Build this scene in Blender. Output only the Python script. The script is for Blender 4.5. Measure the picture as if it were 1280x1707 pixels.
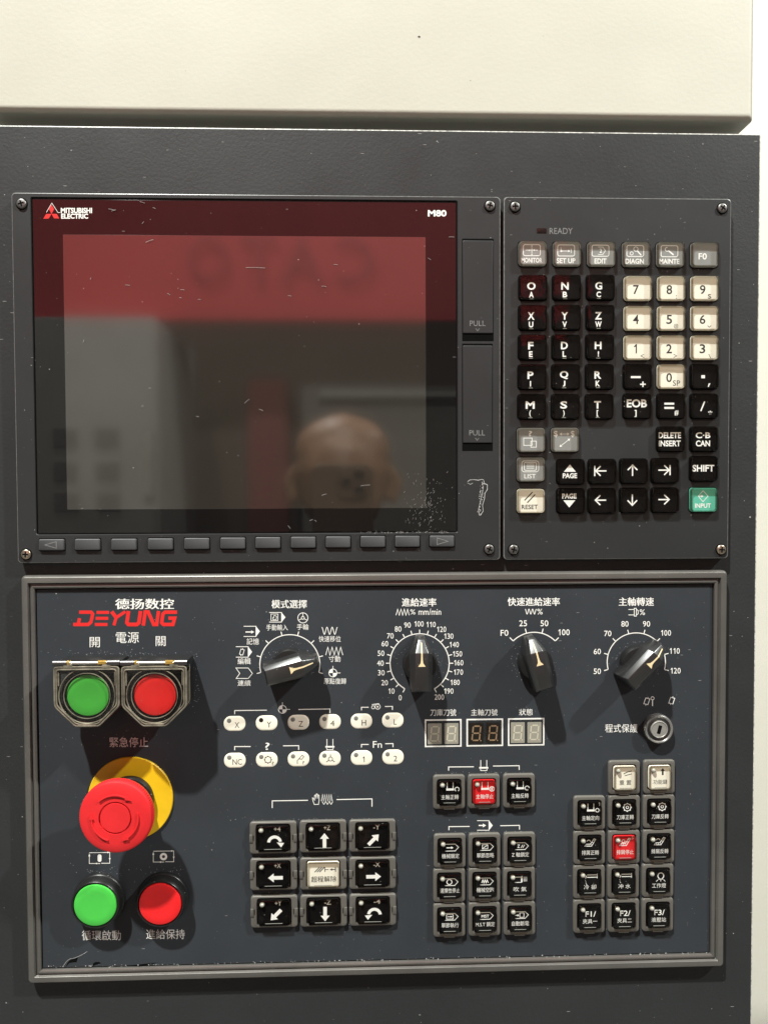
import bpy, bmesh, math, random
from mathutils import Vector, Matrix

random.seed(7)
scene = bpy.context.scene
for o in list(bpy.data.objects):
    bpy.data.objects.remove(o)
C = scene.collection

# ------------------------------------------------------------------ camera, world, lamps, exposure
DIST = 0.448                    # lens to the console face, metres
FPX = 1260.0                    # focal length in pixels of the 1280 x 1707 frame
YAW, PITCH, ROLL = math.radians(-1.86), math.radians(-1.66), math.radians(-0.22)


def cam_matrix():
    base = Matrix(((1, 0, 0), (0, 0, -1), (0, 1, 0)))
    return (Matrix.Rotation(YAW, 3, 'Z') @ Matrix.Rotation(PITCH, 3, 'X') @ base @ Matrix.Rotation(ROLL, 3, 'Z'))


CM = cam_matrix()
cam_data = bpy.data.cameras.new('camera')
cam = bpy.data.objects.new('camera', cam_data)
C.objects.link(cam)
cam.matrix_world = Matrix.Translation((0, -DIST, 0)) @ CM.to_4x4()
cam_data.sensor_fit = 'VERTICAL'
cam_data.sensor_height = 36.0
cam_data.lens = 36.0 * FPX / 1707.0
cam_data.clip_start = 0.002
cam_data.clip_end = 100
scene.camera = cam

world = bpy.data.worlds.new('World')
scene.world = world
world.use_nodes = True
world.node_tree.nodes['Background'].inputs[0].default_value = (0.96, 0.98, 1.0, 1)
world.node_tree.nodes['Background'].inputs[1].default_value = 0.085


def lamp(name, loc, target, radius, watts, color):
    ld = bpy.data.lights.new(name, 'AREA')
    ld.shape = 'DISK'
    ld.size = radius * 2
    ld.energy = watts
    ld.color = color
    ob = bpy.data.objects.new(name, ld)
    C.objects.link(ob)
    ob.location = loc
    ob.rotation_euler = (Vector(target) - Vector(loc)).to_track_quat('-Z', 'Y').to_euler()
    return ob


LAMP_COLOR = (0.985, 1.0, 0.95)
LA = lamp('hall_or_fill_lamp', (-1.36, -1.95, 4.32), (0, 0, -0.05), 0.070, 540, LAMP_COLOR)
LB = lamp('hall_or_fill_lamp', (3.30, -1.72, 3.24), (0, 0, -0.05), 0.075, 225, LAMP_COLOR)
LC_FILL = lamp('hall_or_fill_lamp', (0.25, 1.30, 3.30), (-0.2, -2.2, 0.4), 0.12, 300, LAMP_COLOR)  # added fill lamp, brightens the mirrored face and banner

scene.view_settings.view_transform = 'Standard'
scene.view_settings.look = 'None'
scene.view_settings.exposure = 0.0
scene.view_settings.gamma = 1.0
scene.render.engine = 'CYCLES'
scene.cycles.use_denoising = True
scene.cycles.max_bounces = 10
scene.cycles.transparent_max_bounces = 24
scene.cycles.caustics_reflective = False
scene.cycles.caustics_refractive = False

# ------------------------------------------------------------------ geometry helpers
S = 0.0003556                   # one photo pixel on the console face, metres


def at(u, v, h=0.0):
    """photo pixel -> point on the plane h metres in front of the console face"""
    d = CM @ Vector(((u - 640) / FPX, -(v - 853.5) / FPX, -1))
    t = (DIST - h) / d.y
    return Vector((d.x * t, -h, d.z * t))


def rim(w, h, r, n=4, cx=0, cy=0):
    """counter-clockwise rounded rectangle, pixel units, y up"""
    pts = []
    r = max(min(r, w / 2 - .01, h / 2 - .01), .01)
    for k, (sx, sy) in enumerate(((1, -1), (1, 1), (-1, 1), (-1, -1))):
        for i in range(n + 1):
            a = math.radians(-90 + 90 * k + 90 * i / n)
            pts.append((cx + sx * (w / 2 - r) + r * math.cos(a), cy + sy * (h / 2 - r) + r * math.sin(a)))
    return pts


def circ(r, n=48, cx=0, cy=0, ph=0):
    return [(cx + r * math.cos(ph + 2 * math.pi * i / n), cy + r * math.sin(ph + 2 * math.pi * i / n)) for i in range(n)]


class MB:
    """mesh builder; x, y in photo pixels on the face (y up), h in millimetres towards the viewer"""

    def __init__(self):
        self.v = []
        self.f = []
        self.m = []

    def vert(self, x, y, h):
        self.v.append((x * S, -h * 0.001, y * S))
        return len(self.v) - 1

    def face(self, idx, m=0):
        self.f.append(tuple(idx))
        self.m.append(m)

    def ring(self, pts, h):
        return [self.vert(p[0], p[1], p[2] if len(p) > 2 else h) for p in pts]

    def loft(self, rings, cap=True, bottom=False, m=0, capm=None):
        ids = [self.ring(p, h) for p, h in rings]
        n = len(ids[0])
        for a, b in zip(ids, ids[1:]):
            for i in range(n):
                j = (i + 1) % n
                self.face((a[i], a[j], b[j], b[i]), m)
        if cap:
            self.face(ids[-1], m if capm is None else capm)
        if bottom:
            self.face(tuple(reversed(ids[0])), m)
        return ids

    def lathe(self, prof, n=48, cx=0, cy=0, cap=True, m=0):
        return self.loft([(circ(max(r, .01), n, cx, cy), h) for r, h in prof], cap=cap, m=m)

    def box(self, x0, x1, y0, y1, h0, h1, b=0.0, m=0):
        """closed bevelled block; b in pixels"""
        w, t, cx, cy = x1 - x0, y1 - y0, (x0 + x1) / 2, (y0 + y1) / 2
        bm_ = b * S * 1000
        if b > 0:
            self.loft([(rim(w, t, b, 2, cx, cy), h0), (rim(w, t, b, 2, cx, cy), h1 - bm_),
                       (rim(w - b * .6, t - b * .6, b, 2, cx, cy), h1 - bm_ * .3),
                       (rim(w - 2 * b, t - 2 * b, b, 2, cx, cy), h1)], bottom=True, m=m)
        else:
            p = [(x0, y0), (x1, y0), (x1, y1), (x0, y1)]
            self.loft([(p, h0), (p, h1)], bottom=True, m=m)

    def tube(self, pts, r, n=10, m=0):
        """round bar along 3D points (x, y in px, h in mm); r in px"""
        P = [Vector((x * S, -h * .001, y * S)) for x, y, h in pts]
        R = r * S
        rings = []
        for i, p in enumerate(P):
            d = (P[min(i + 1, len(P) - 1)] - P[max(i - 1, 0)]).normalized()
            up = Vector((0, 1, 0)) if abs(d.y) < .9 else Vector((1, 0, 0))
            a = d.cross(up).normalized()
            b = d.cross(a)
            rings.append([])
            for k in range(n):
                t = 2 * math.pi * k / n
                q = p + (a * math.cos(t) + b * math.sin(t)) * R
                self.v.append(tuple(q))
                rings[-1].append(len(self.v) - 1)
        for a, b in zip(rings, rings[1:]):
            for k in range(n):
                self.face((a[k], a[(k + 1) % n], b[(k + 1) % n], b[k]), m)
        self.face(rings[0], m)
        self.face(tuple(reversed(rings[-1])), m)

    def mesh(self, name, mats, smooth=38):
        me = bpy.data.meshes.new(name)
        me.from_pydata(self.v, [], self.f)
        for mt in (mats if isinstance(mats, (list, tuple)) else [mats]):
            me.materials.append(mt)
        me.polygons.foreach_set('material_index', self.m)
        if smooth:
            me.polygons.foreach_set('use_smooth', [True] * len(self.f))
            me.set_sharp_from_angle(angle=math.radians(smooth))
        me.update()
        return me

    def build(self, name, mats, parent=None, loc=(0, 0, 0), smooth=38):
        return put(name, self.mesh(name, mats, smooth), parent, loc)


def put(name, me, parent=None, loc=(0, 0, 0)):
    ob = bpy.data.objects.new(name, me)
    C.objects.link(ob)
    ob.parent = parent
    ob.location = loc
    return ob


def tag(o, label=None, cat=None, group=None, kind=None):
    for k, val in (('label', label), ('category', cat), ('group', group), ('kind', kind)):
        if val:
            o[k] = val
    return o


def thing(name, loc, label, cat, group=None):
    o = bpy.data.objects.new(name, None)
    o.empty_display_size = 0.01
    C.objects.link(o)
    o.location = loc
    return tag(o, label, cat, group)


TEXT = {}


def text_shape(s, bold):
    key = (s, bold)
    if key not in TEXT:
        cu = bpy.data.curves.new('lettering', 'FONT')
        cu.body = s
        cu.size = 1
        cu.offset = bold
        cu.resolution_u = 3
        ob = bpy.data.objects.new('lettering', cu)
        me = ob.to_mesh()
        vs = [(v.co.x, v.co.y) for v in me.vertices]
        fs = [tuple(p.vertices) for p in me.polygons]
        ob.to_mesh_clear()
        bpy.data.objects.remove(ob)
        bpy.data.curves.remove(cu)
        xs, ys = [v[0] for v in vs], [v[1] for v in vs]
        x0, x1, y0, y1 = min(xs), max(xs), min(ys), max(ys)
        vs = [((x - x0) / (x1 - x0), (y - y0) / (y1 - y0)) for x, y in vs]
        TEXT[key] = (vs, fs)
    return TEXT[key]


class Print:
    """flat printed marks: x right, y DOWN, in pixels; every mark sits 0.006 mm above the one before"""

    def __init__(self):
        self.v = []
        self.f = []
        self.k = 0

    def _add(self, vs, fs):
        b = len(self.v)
        self.v += [(x, y, self.k) for x, y in vs]
        self.f += [tuple(i + b for i in f) for f in fs]
        self.k += 1

    def text(self, s, x0, y0, x1, y1, bold=0.012, slant=0):
        if any(ord(c) > 0x2e80 for c in s):
            fat, bold = bold * 25, 0.0
            vs, fs = text_shape(s, 0.0)
            for dx in ((0,) if fat < .2 else (-fat, fat)):
                self._add([(x0 + dx + a * (x1 - x0), y1 - b * (y1 - y0)) for a, b in vs], fs)
            return self
        if '1' in s and all(c in '0123456789' for c in s):
            wd = (x1 - x0) / (len(s) * .62 - .10)
            for i, c in enumerate(s):
                a0 = x0 + i * .62 * wd
                if c == '1':
                    t, xm = max(.13 * (y1 - y0), .9), a0 + .34 * wd
                    h = y1 - y0
                    self._add([(xm - t * .5, y1), (xm + t * .5, y1), (xm + t * .5, y0), (xm - t * .3, y0), (xm - t * 1.9, y0 + .22 * h), (xm - t * 1.9, y0 + .36 * h), (xm - t * .5, y0 + .25 * h)], [(0, 1, 2, 3, 4, 5, 6)])
                    self.k -= 1
                else:
                    vs, fs = text_shape(c, bold)
                    self._add([(a0 + a * .52 * wd, y1 - b * (y1 - y0)) for a, b in vs], fs)
                    self.k -= 1
            return self
        vs, fs = text_shape(s, bold)
        self._add([(x0 + a * (x1 - x0) + slant * (b - .5) * (y1 - y0), y1 - b * (y1 - y0)) for a, b in vs], fs)
        self.k -= 1
        return self

    def ctext(self, s, cx, cy, w, h, bold=0.012):
        return self.text(s, cx - w / 2, cy - h / 2, cx + w / 2, cy + h / 2, bold)

    def poly(self, pts):
        a = sum(p[0] * q[1] - q[0] * p[1] for p, q in zip(pts, pts[1:] + pts[:1]))
        if a > 0:
            pts = pts[::-1]          # y down: make it face the viewer
        self._add(pts, [tuple(range(len(pts)))])
        return self

    def rect(self, x0, y0, x1, y1):
        return self.poly([(x0, y0), (x1, y0), (x1, y1), (x0, y1)])

    def disc(self, cx, cy, r, n=20):
        return self.poly(circ(r, n, cx, cy))

    def line(self, pts, w=1.5, closed=False):
        n = len(pts)
        P = [Vector(p) for p in pts]
        L, R = [], []
        for i in range(n):
            if closed:
                d0 = (P[i] - P[i - 1]).normalized()
                d1 = (P[(i + 1) % n] - P[i]).normalized()
            else:
                d1 = (P[min(i + 1, n - 1)] - P[min(i, n - 2)]).normalized()
                d0 = (P[max(i, 1)] - P[max(i - 1, 0)]).normalized()
            n0, n1 = Vector((-d0.y, d0.x)), Vector((-d1.y, d1.x))
            m = n0 + n1
            m = n1 if m.length < 1e-6 else m.normalized()
            k = w / 2 / max(m.dot(n1), .35)
            L.append(tuple(P[i] + m * k))
            R.append(tuple(P[i] - m * k))
        fs = []
        for i in range(n if closed else n - 1):
            j = (i + 1) % n
            fs.append((i, j, n + j, n + i))
        self._add(L + R, fs)
        return self

    def arc(self, cx, cy, r, a0, a1, w=1.5, n=40):
        """angles in degrees clockwise from straight up"""
        return self.line([(cx + r * math.sin(math.radians(a0 + (a1 - a0) * i / n)),
                           cy - r * math.cos(math.radians(a0 + (a1 - a0) * i / n))) for i in range(n + 1)], w)

    def ring(self, cx, cy, r, w=1.5, n=24):
        return self.line(circ(r, n, cx, cy), w, True)

    def arrow(self, x0, y0, x1, y1, w=1.5, hl=5, hw=5):
        d = Vector((x1 - x0, y1 - y0)).normalized()
        q = Vector((-d.y, d.x))
        e = Vector((x1, y1)) - d * hl
        self.line([(x0, y0), tuple(e)], w)
        return self.poly([(x1, y1), tuple(e + q * hw / 2), tuple(e - q * hw / 2)])

    def wave(self, x0, x1, y, amp, n, w=1.2, smooth=True):
        pts = []
        m = n * (10 if smooth else 2)
        for i in range(m + 1):
            t = i / m
            if smooth:
                yy = y + amp * math.cos(2 * math.pi * n * t + math.pi)
            else:
                yy = y + (amp if i % 2 == 0 else -amp)
            pts.append((x0 + (x1 - x0) * t, yy))
        return self.line(pts, w)

    def local(self, name, mat, parent, h):
        me = bpy.data.meshes.new(name)
        me.from_pydata([(x * S, -(h + .006 * k) * .001, -y * S) for x, y, k in self.v], [], self.f)
        me.materials.append(mat)
        me.update()
        return put(name, me, parent)

    def onface(self, name, mat, parent, h):
        """marks given in photo pixels, laid on the plane h mm in front of the console face"""
        me = bpy.data.meshes.new(name)
        p0 = parent.location
        me.from_pydata([tuple(at(x, y, (h + .006 * k) * .001) - p0) for x, y, k in self.v], [], self.f)
        me.materials.append(mat)
        me.update()
        return put(name, me, parent)


# ------------------------------------------------------------------ materials
def nodes_of(name):
    m = bpy.data.materials.new(name)
    m.use_nodes = True
    nt = m.node_tree
    return m, nt, nt.nodes['Principled BSDF']


def N(nt, kind, **kw):
    n = nt.nodes.new(kind)
    for k, val in kw.items():
        if k in n.inputs:
            n.inputs[k].default_value = val
        else:
            setattr(n, k, val)
    return n


def math_n(nt, op, a, b=0.0):
    n = nt.nodes.new('ShaderNodeMath')
    n.operation = op
    for i, x in enumerate((a, b)):
        if hasattr(x, 'is_linked') or hasattr(x, 'links'):
            nt.links.new(x, n.inputs[i])
        else:
            n.inputs[i].default_value = x
    return n.outputs[0]


def mixc(nt, fac, a, b):
    n = nt.nodes.new('ShaderNodeMix')
    n.data_type = 'RGBA'
    for sock, val in ((n.inputs[0], fac), (n.inputs[6], a), (n.inputs[7], b)):
        if hasattr(val, 'links'):
            nt.links.new(val, sock)
        else:
            sock.default_value = val if not isinstance(val, tuple) else (*val[:3], 1)
    return n.outputs[2]


def specks(nt, pos, scale, size, keep, seedvec=(0, 0, 0), stretch=(1, 1, 1), rot=0.0):
    """mask of small scattered flecks"""
    mp = nt.nodes.new('ShaderNodeMapping')
    mp.inputs['Location'].default_value = seedvec
    mp.inputs['Scale'].default_value = stretch
    mp.inputs['Rotation'].default_value = (0, rot, 0)
    nt.links.new(pos, mp.inputs['Vector'])
    vo = N(nt, 'ShaderNodeTexVoronoi', Scale=scale)
    vo.voronoi_dimensions = '3D'
    nt.links.new(mp.outputs[0], vo.inputs['Vector'])
    sep = nt.nodes.new('ShaderNodeSeparateColor')
    nt.links.new(vo.outputs['Color'], sep.inputs[0])
    r = math_n(nt, 'MULTIPLY', sep.outputs[1], size)
    near = math_n(nt, 'LESS_THAN', vo.outputs['Distance'], r)
    pick = math_n(nt, 'LESS_THAN', sep.outputs[0], keep)
    return math_n(nt, 'MULTIPLY', near, pick)


def make(name, col, rough=.5, metal=0.0, ior=1.45, bump=None, dust=0.0, mottle=0.12, mscale=18.0, smudge=0.0,
         scratch=0.0, wavy=False, dustcol=(.40, .39, .36), coat=0.0):
    """procedural surface: base colour with mottling, dust flecks, scratches, fine relief"""
    m, nt, bs = nodes_of(name)
    geo = nt.nodes.new('ShaderNodeNewGeometry')
    pos = geo.outputs['Position']
    no = N(nt, 'ShaderNodeTexNoise', Scale=mscale, Detail=6.0, Roughness=.65)
    nt.links.new(pos, no.inputs['Vector'])
    fac = math_n(nt, 'MULTIPLY', math_n(nt, 'SUBTRACT', no.outputs[0], .5), 2.0)
    c = mixc(nt, math_n(nt, 'ADD', math_n(nt, 'MULTIPLY', fac, 1.0), .5),
             tuple(x * (1 - mottle) for x in col), tuple(min(1, x * (1 + mottle)) for x in col))
    if dust > 0:
        d1 = specks(nt, pos, 260, .10, .30 * dust)
        d2 = specks(nt, pos, 90, .05, .35 * dust, (3.1, 1.7, .3))
        d3 = specks(nt, pos, 700, .16, .10 * dust, (.4, 2.2, 5.3))
        d = math_n(nt, 'MINIMUM', math_n(nt, 'ADD', math_n(nt, 'ADD', d1, d2), d3), 1.0)
        # flecks gather in drifts
        n2 = N(nt, 'ShaderNodeTexNoise', Scale=30.0, Detail=3.0)
        nt.links.new(pos, n2.inputs['Vector'])
        d = math_n(nt, 'MULTIPLY', d, math_n(nt, 'MINIMUM', math_n(nt, 'MULTIPLY', math_n(nt, 'MAXIMUM', math_n(nt, 'SUBTRACT', n2.outputs[0], .42), 0.0), 7.0), .8))
        c = mixc(nt, d, c, dustcol)
    if scratch > 0:
        s1 = specks(nt, pos, 1, .07, .25 * scratch, (7, 3, 1), (55, 55, 520), .35)
        s2 = specks(nt, pos, 1, .07, .25 * scratch, (2, 9, 4), (60, 60, 560), -.8)
        s3 = specks(nt, pos, 1, .06, .2 * scratch, (2, 5, 8), (48, 48, 600), .05)
        s = math_n(nt, 'MULTIPLY', math_n(nt, 'MINIMUM', math_n(nt, 'ADD', math_n(nt, 'ADD', s1, s2), s3), 1.0), .55)
        c = mixc(nt, s, c, (.6, .58, .55))
    nt.links.new(c, bs.inputs['Base Color'])
    bs.inputs['Metallic'].default_value = metal
    bs.inputs['IOR'].default_value = ior
    if coat:
        bs.inputs['Coat Weight'].default_value = coat
        bs.inputs['Coat Roughness'].default_value = .08
    if smudge > 0:
        n3 = N(nt, 'ShaderNodeTexNoise', Scale=24.0, Detail=5.0, Roughness=.6)
        nt.links.new(pos, n3.inputs['Vector'])
        rr = math_n(nt, 'ADD', math_n(nt, 'MULTIPLY', math_n(nt, 'SUBTRACT', n3.outputs[0], .5), smudge), rough)
        nt.links.new(math_n(nt, 'MAXIMUM', rr, .02), bs.inputs['Roughness'])
    else:
        bs.inputs['Roughness'].default_value = rough
    if bump:
        sc, st = bump
        nb = N(nt, 'ShaderNodeTexNoise', Scale=sc, Detail=3.0, Roughness=.55)
        nt.links.new(pos, nb.inputs['Vector'])
        bp = N(nt, 'ShaderNodeBump', Strength=st, Distance=.0004)
        nt.links.new(nb.outputs[0], bp.inputs['Height'])
        if wavy:
            nw = N(nt, 'ShaderNodeTexNoise', Scale=9.0, Detail=2.0)
            nt.links.new(pos, nw.inputs['Vector'])
            bw = N(nt, 'ShaderNodeBump', Strength=.35, Distance=.004)
            nt.links.new(nw.outputs[0], bw.inputs['Height'])
            nt.links.new(bw.outputs[0], bp.inputs['Normal'])
        nt.links.new(bp.outputs[0], bs.inputs['Normal'])
    return m


def clear(name, tint, gloss_rough=.04, ior=1.49):
    """thin clear plastic: see-through with a Fresnel reflection"""
    m, nt, bs = nodes_of(name)
    nt.nodes.remove(bs)
    out = nt.nodes['Material Output']
    tr = N(nt, 'ShaderNodeBsdfTransparent')
    tr.inputs[0].default_value = (*tint, 1)
    gl = N(nt, 'ShaderNodeBsdfGlossy', Roughness=gloss_rough)
    lw = N(nt, 'ShaderNodeLayerWeight', Blend=.5)
    f0 = ((ior - 1) / (ior + 1)) ** 2
    schlick = math_n(nt, 'ADD', math_n(nt, 'MULTIPLY', math_n(nt, 'POWER', lw.outputs['Facing'], 5.0), 1 - f0), f0)
    geo = nt.nodes.new('ShaderNodeNewGeometry')
    no = N(nt, 'ShaderNodeTexNoise', Scale=160.0, Detail=2.0)
    nt.links.new(geo.outputs['Position'], no.inputs['Vector'])
    bp = N(nt, 'ShaderNodeBump', Strength=.10, Distance=.0008)
    nt.links.new(no.outputs[0], bp.inputs['Height'])
    nt.links.new(bp.outputs[0], gl.inputs['Normal'])
    mx = N(nt, 'ShaderNodeMixShader')
    nt.links.new(schlick, mx.inputs[0])
    nt.links.new(tr.outputs[0], mx.inputs[1])
    nt.links.new(gl.outputs[0], mx.inputs[2])
    nt.links.new(mx.outputs[0], out.inputs[0])
    return m


M = {}
M['cream'] = make('cream_powder_coat', (.585, .578, .490), .42, bump=(420, .16), wavy=True, mottle=.03, mscale=6, smudge=.1)
M['wall'] = make('cream_wall_paint', (.61, .595, .52), .5, mottle=.02)
M['plate'] = make('charcoal_textured_coat', (.0235, .0255, .026), .50, bump=(520, .32), dust=.45, mottle=.16, mscale=9, smudge=.25, scratch=.35)
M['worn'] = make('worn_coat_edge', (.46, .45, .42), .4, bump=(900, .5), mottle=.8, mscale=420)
M['bezel'] = make('charcoal_plastic', (.0225, .024, .0245), .46, dust=.8, mottle=.14, mscale=14, smudge=.2, scratch=.3, bump=(1500, .05))
M['edge'] = make('worn_highlight_edge', (.15, .15, .145), .3, mottle=.5, mscale=500, dust=.4)  # lighter bevel colour: edge wear plus a painted highlight
M['softkey'] = make('grey_rubber_key', (.062, .064, .066), .5, mottle=.08, dust=.5)
M['glass'] = make('black_glass', (.006, .0055, .0055), .03, dust=.2, scratch=.15, mottle=.2, ior=1.5, smudge=.05)
M['lcd'] = make('lcd_panel', (.019, .0165, .0135), .06, dust=.15, scratch=.15, mottle=.06, mscale=7, ior=2.2, smudge=.02)
M['black'] = make('black_recess', (.006, .006, .006), .7, ior=1.05, mottle=.3)
M['gloss_black'] = make('gloss_black_plastic', (.010, .010, .010), .36, ior=2.1, dust=1.6, mottle=.2, smudge=.15)
M['satin_black'] = make('satin_black_plastic', (.014, .014, .014), .34, dust=1.6, mottle=.2, smudge=.2)
M['overlay'] = make('slate_overlay', (.0335, .0385, .0445), .52, ior=1.35, dust=.8, mottle=.15, mscale=13, smudge=.12, scratch=.15)
M['frame'] = make('bronze_grey_frame', (.19, .182, .168), .34, metal=.6, ior=1.6, bump=(1400, .06), dust=.7, mottle=.16, mscale=30, smudge=.2, scratch=.3)
M['key_frame'] = make('grey_key_frame', (.115, .108, .095), .42, dust=.5, mottle=.08)
M['white_print'] = make('white_print', (.86, .85, .80), .6, mottle=.05, mscale=300)
M['red_print'] = make('red_print', (.72, .022, .020), .5, mottle=.05)
M['dark_print'] = make('dark_print', (.03, .03, .03), .5)
M['groove_print'] = make('grey_relief', (.20, .20, .195), .5, mottle=.3, mscale=600)
M['key_black'] = make('black_key', (.006, .0055, .0055), .4, ior=1.12, mottle=.25, dust=.5)
M['key_white'] = make('ivory_key', (.88, .84, .70), .4, mottle=.04, mscale=200, dust=.15, dustcol=(.3, .27, .2))
M['key_grey'] = make('grey_key', (.27, .275, .262), .4, mottle=.05, mscale=200)
M['key_green'] = make('green_key', (.12, .50, .36), .4, mottle=.05, mscale=200)
M['key_red'] = make('red_key', (.72, .018, .022), .35, mottle=.06, mscale=200)
M['screw'] = make('black_steel_screw', (.20, .195, .185), .42, metal=.8, mottle=.3, mscale=700)
M['screw_zinc'] = make('brassy_screw', (.50, .42, .32), .32, metal=.9, mottle=.3, mscale=700)
M['chrome'] = make('chrome', (.68, .67, .64), .24, metal=.85, mottle=.06, smudge=.12)
M['nickel'] = make('brushed_nickel', (.42, .41, .38), .36, metal=.5, mottle=.12, mscale=200)
M['spring'] = make('brass_spring', (.62, .40, .10), .3, metal=.6, mottle=.2, mscale=300)
M['green'] = make('green_cap', (.065, .52, .065), .38, mottle=.13, mscale=28, dust=.5, smudge=.1, coat=.15)
M['red'] = make('red_cap', (.80, .018, .020), .40, mottle=.13, mscale=28, dust=.2, smudge=.1)
M['red_mushroom'] = make('red_mushroom_plastic', (.70, .022, .026), .44, mottle=.16, mscale=24, dust=.3, smudge=.25, scratch=.2)
M['yellow'] = make('yellow_ring', (.80, .49, .012), .45, mottle=.16, mscale=26, scratch=.2, dust=.3)
M['pointer'] = make('cream_paint_mark', (.80, .64, .38), .5, mottle=.15, mscale=500)
M['led'] = make('clear_led_bead', (.36, .35, .30), .12, mottle=.1)
M['led_glint_grey'] = make('grey_led_dot_and_glint', (.20, .20, .18), .4)
M['led_dark'] = make('dark_led_dot', (.015, .012, .010), .3)
M['tile_pale'] = make('pale_digit_tile', (.34, .325, .27), .4, mottle=.06, mscale=300)
M['seg_pale'] = make('pale_segment', (.62, .59, .46), .4, mottle=.05)
M['tile_dark'] = make('dark_digit_tile', (.018, .014, .010), .3)
M['seg_dark'] = make('amber_segment', (.30, .20, .12), .4, mottle=.3, mscale=500)
M['clear'] = clear('clear_window', (.99, .99, .985), ior=1.40)
M['clear_wall'] = clear('clear_side_wall', (.55, .52, .47))
M['smoke'] = clear('smoked_lid', (.86, .83, .76), .06)
M['smoke_edge'] = make('smoked_lid_edge', (.17, .152, .115), .12, mottle=.75, mscale=160, ior=1.55, dust=.6)
M['lid_body'] = make('smoky_lid_body', (.085, .076, .060), .13, ior=1.6, mottle=.5, mscale=120, dust=.6)
M['worn_white'] = make('paint_residue', (.50, .50, .485), .6, mottle=.5, mscale=900)
M['scratch'] = make('fine_scratches', (.27, .26, .25), .6, mottle=.6, mscale=700)
M['ready'] = make('ready_lens', (.020, .010, .009), .2)
OPH = 3.4                       # mm, level of the lower panel's overlay
DH = 5.0                        # mm, level of display and keypad faces

# ------------------------------------------------------------------ setting
mb = MB()
wall = MB()
wall.box(-6000, 6000, -4200, 4200, -820, -800)
tag(wall.build('wall', M['wall'], smooth=0), kind='structure')
flo = MB()
flo.v = [(-4, -4, -1.52), (4, -4, -1.52), (4, 0.7, -1.52), (-4, 0.7, -1.52)]
flo.face((0, 1, 2, 3))
M['floor'] = make('workshop_floor', (.11, .11, .105), .5, mottle=.2)
tag(flo.build('floor', M['floor'], smooth=0), kind='structure')

# cream machine cover above the console
pa = at(1257, 194, 0)
pb = at(620, 192, 0)
zc = pb.z
cover = thing('machine_cover', (0, 0, zc), 'cream powder coated machine cover above the charcoal console', 'machine cover')
cv = MB()
x1 = pa.x / S
wc, hc, rc = x1 + 1500, 700, 10
rings = [(rim(wc - 60, hc - 60, 3, 4, (x1 - 1500) / 2, 350), -70), (rim(wc, hc, 3, 4, (x1 - 1500) / 2, 350), -69.9)]
for i in range(7):
    t_ = math.radians(15 * i)
    ins = rc * (1 - math.cos(t_))
    rings.append((rim(wc - 2 * ins, hc - 2 * ins, 3, 4, (x1 - 1500) / 2, 350), -.2 - rc * S * 1000 * (1 - math.sin(t_))))
cv.loft(rings, cap=True, bottom=True)
cv.build('cover_panel', M['cream'], cover, smooth=20)
chip = Print()
chip.poly([(696, 60.5), (699, 59.5), (701, 61.5), (699.5, 63), (697, 62.5)])
chip.disc(784, 134, .7, 6).disc(905, 60, .5, 6).disc(310, 118, .5, 6)
chip.onface('paint_chip', M['dark_print'], cover, -.15)

# charcoal console plate everything is fixed to
pt = at(700, 216.5, 0)
pr = at(1260, 965, 0)
console = thing('console_plate', (0, 0, 0), 'large charcoal textured console plate carrying the screen, keypad and switches', 'console')
W0, W1, Z0, Z1 = -235.5 / .3556 - 0, pr.x / S, -1150, pt.z / S
W0 = at(-18, 1200, 0).x / S
pl = MB()
b = 2.2
def plate_ring(i, z):
    return [(W0 + i, Z0 + i), (W1 - i, Z0 + i), (W1 - i, Z1 - i), (W0 + i, Z1 - i)]
ids = pl.loft([(plate_ring(0, 0), -34), (plate_ring(0, 0), -.62)], cap=False)
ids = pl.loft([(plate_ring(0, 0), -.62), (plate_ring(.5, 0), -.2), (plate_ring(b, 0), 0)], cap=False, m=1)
ids = pl.loft([(plate_ring(b, 0), 0), (plate_ring(b + .1, 0), 0)], cap=True)
pl.build('front_plate', [M['plate'], M['worn']], console, smooth=0)

# ------------------------------------------------------------------ shared small builders
def screw_mesh(mat, r=8.0):
    s = MB()
    # a pan head with a cross recess cut as a dark cross
    s.lathe([(r, .0), (r, .5), (r * .94, .85), (r * .8, 1.05), (r * .4, 1.2)], 24, cap=True)
    for ang in (.25, .25 + math.pi / 2):
        c_, s_ = math.cos(ang), math.sin(ang)
        q = [(-r * .6, -r * .15), (r * .6, -r * .15), (r * .6, r * .15), (-r * .6, r * .15)]
        k = .006 if ang > 1 else 0
        s.loft([([(x * c_ - y * s_, x * s_ + y * c_) for x, y in q], 1.0), ([(x * c_ - y * s_, x * s_ + y * c_) for x, y in q], 1.24 + k)], m=1)
    return s.mesh('screw', [mat, M['black']])


SCREW = screw_mesh(M['screw'])
SCREWZ = screw_mesh(M['screw_zinc'])


def add_screw(parent, u, v, h, zinc=False, turn=0):
    p = at(u, v, h * .001)
    rec = MB()
    rec.lathe([(9.6, 0), (9.6, .12)], 24)
    well = rec.build('screw_well', M['black'], parent, p - parent.location)
    s = put('screw', SCREWZ if zinc else SCREW, parent, p + Vector((0, -.00012, 0)) - parent.location)
    s.rotation_euler = (0, turn, 0)
    well.parent = s
    well.location = (0, .00012, 0)
    return s


def slab(u0, v0, u1, v1, h, parent):
    """corner points on the face -> local px rectangle (centre and size)"""
    a, b_ = at(u0, v0, h * .001), at(u1, v1, h * .001)
    return (a.x / S, b_.x / S, b_.z / S, a.z / S)


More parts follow.
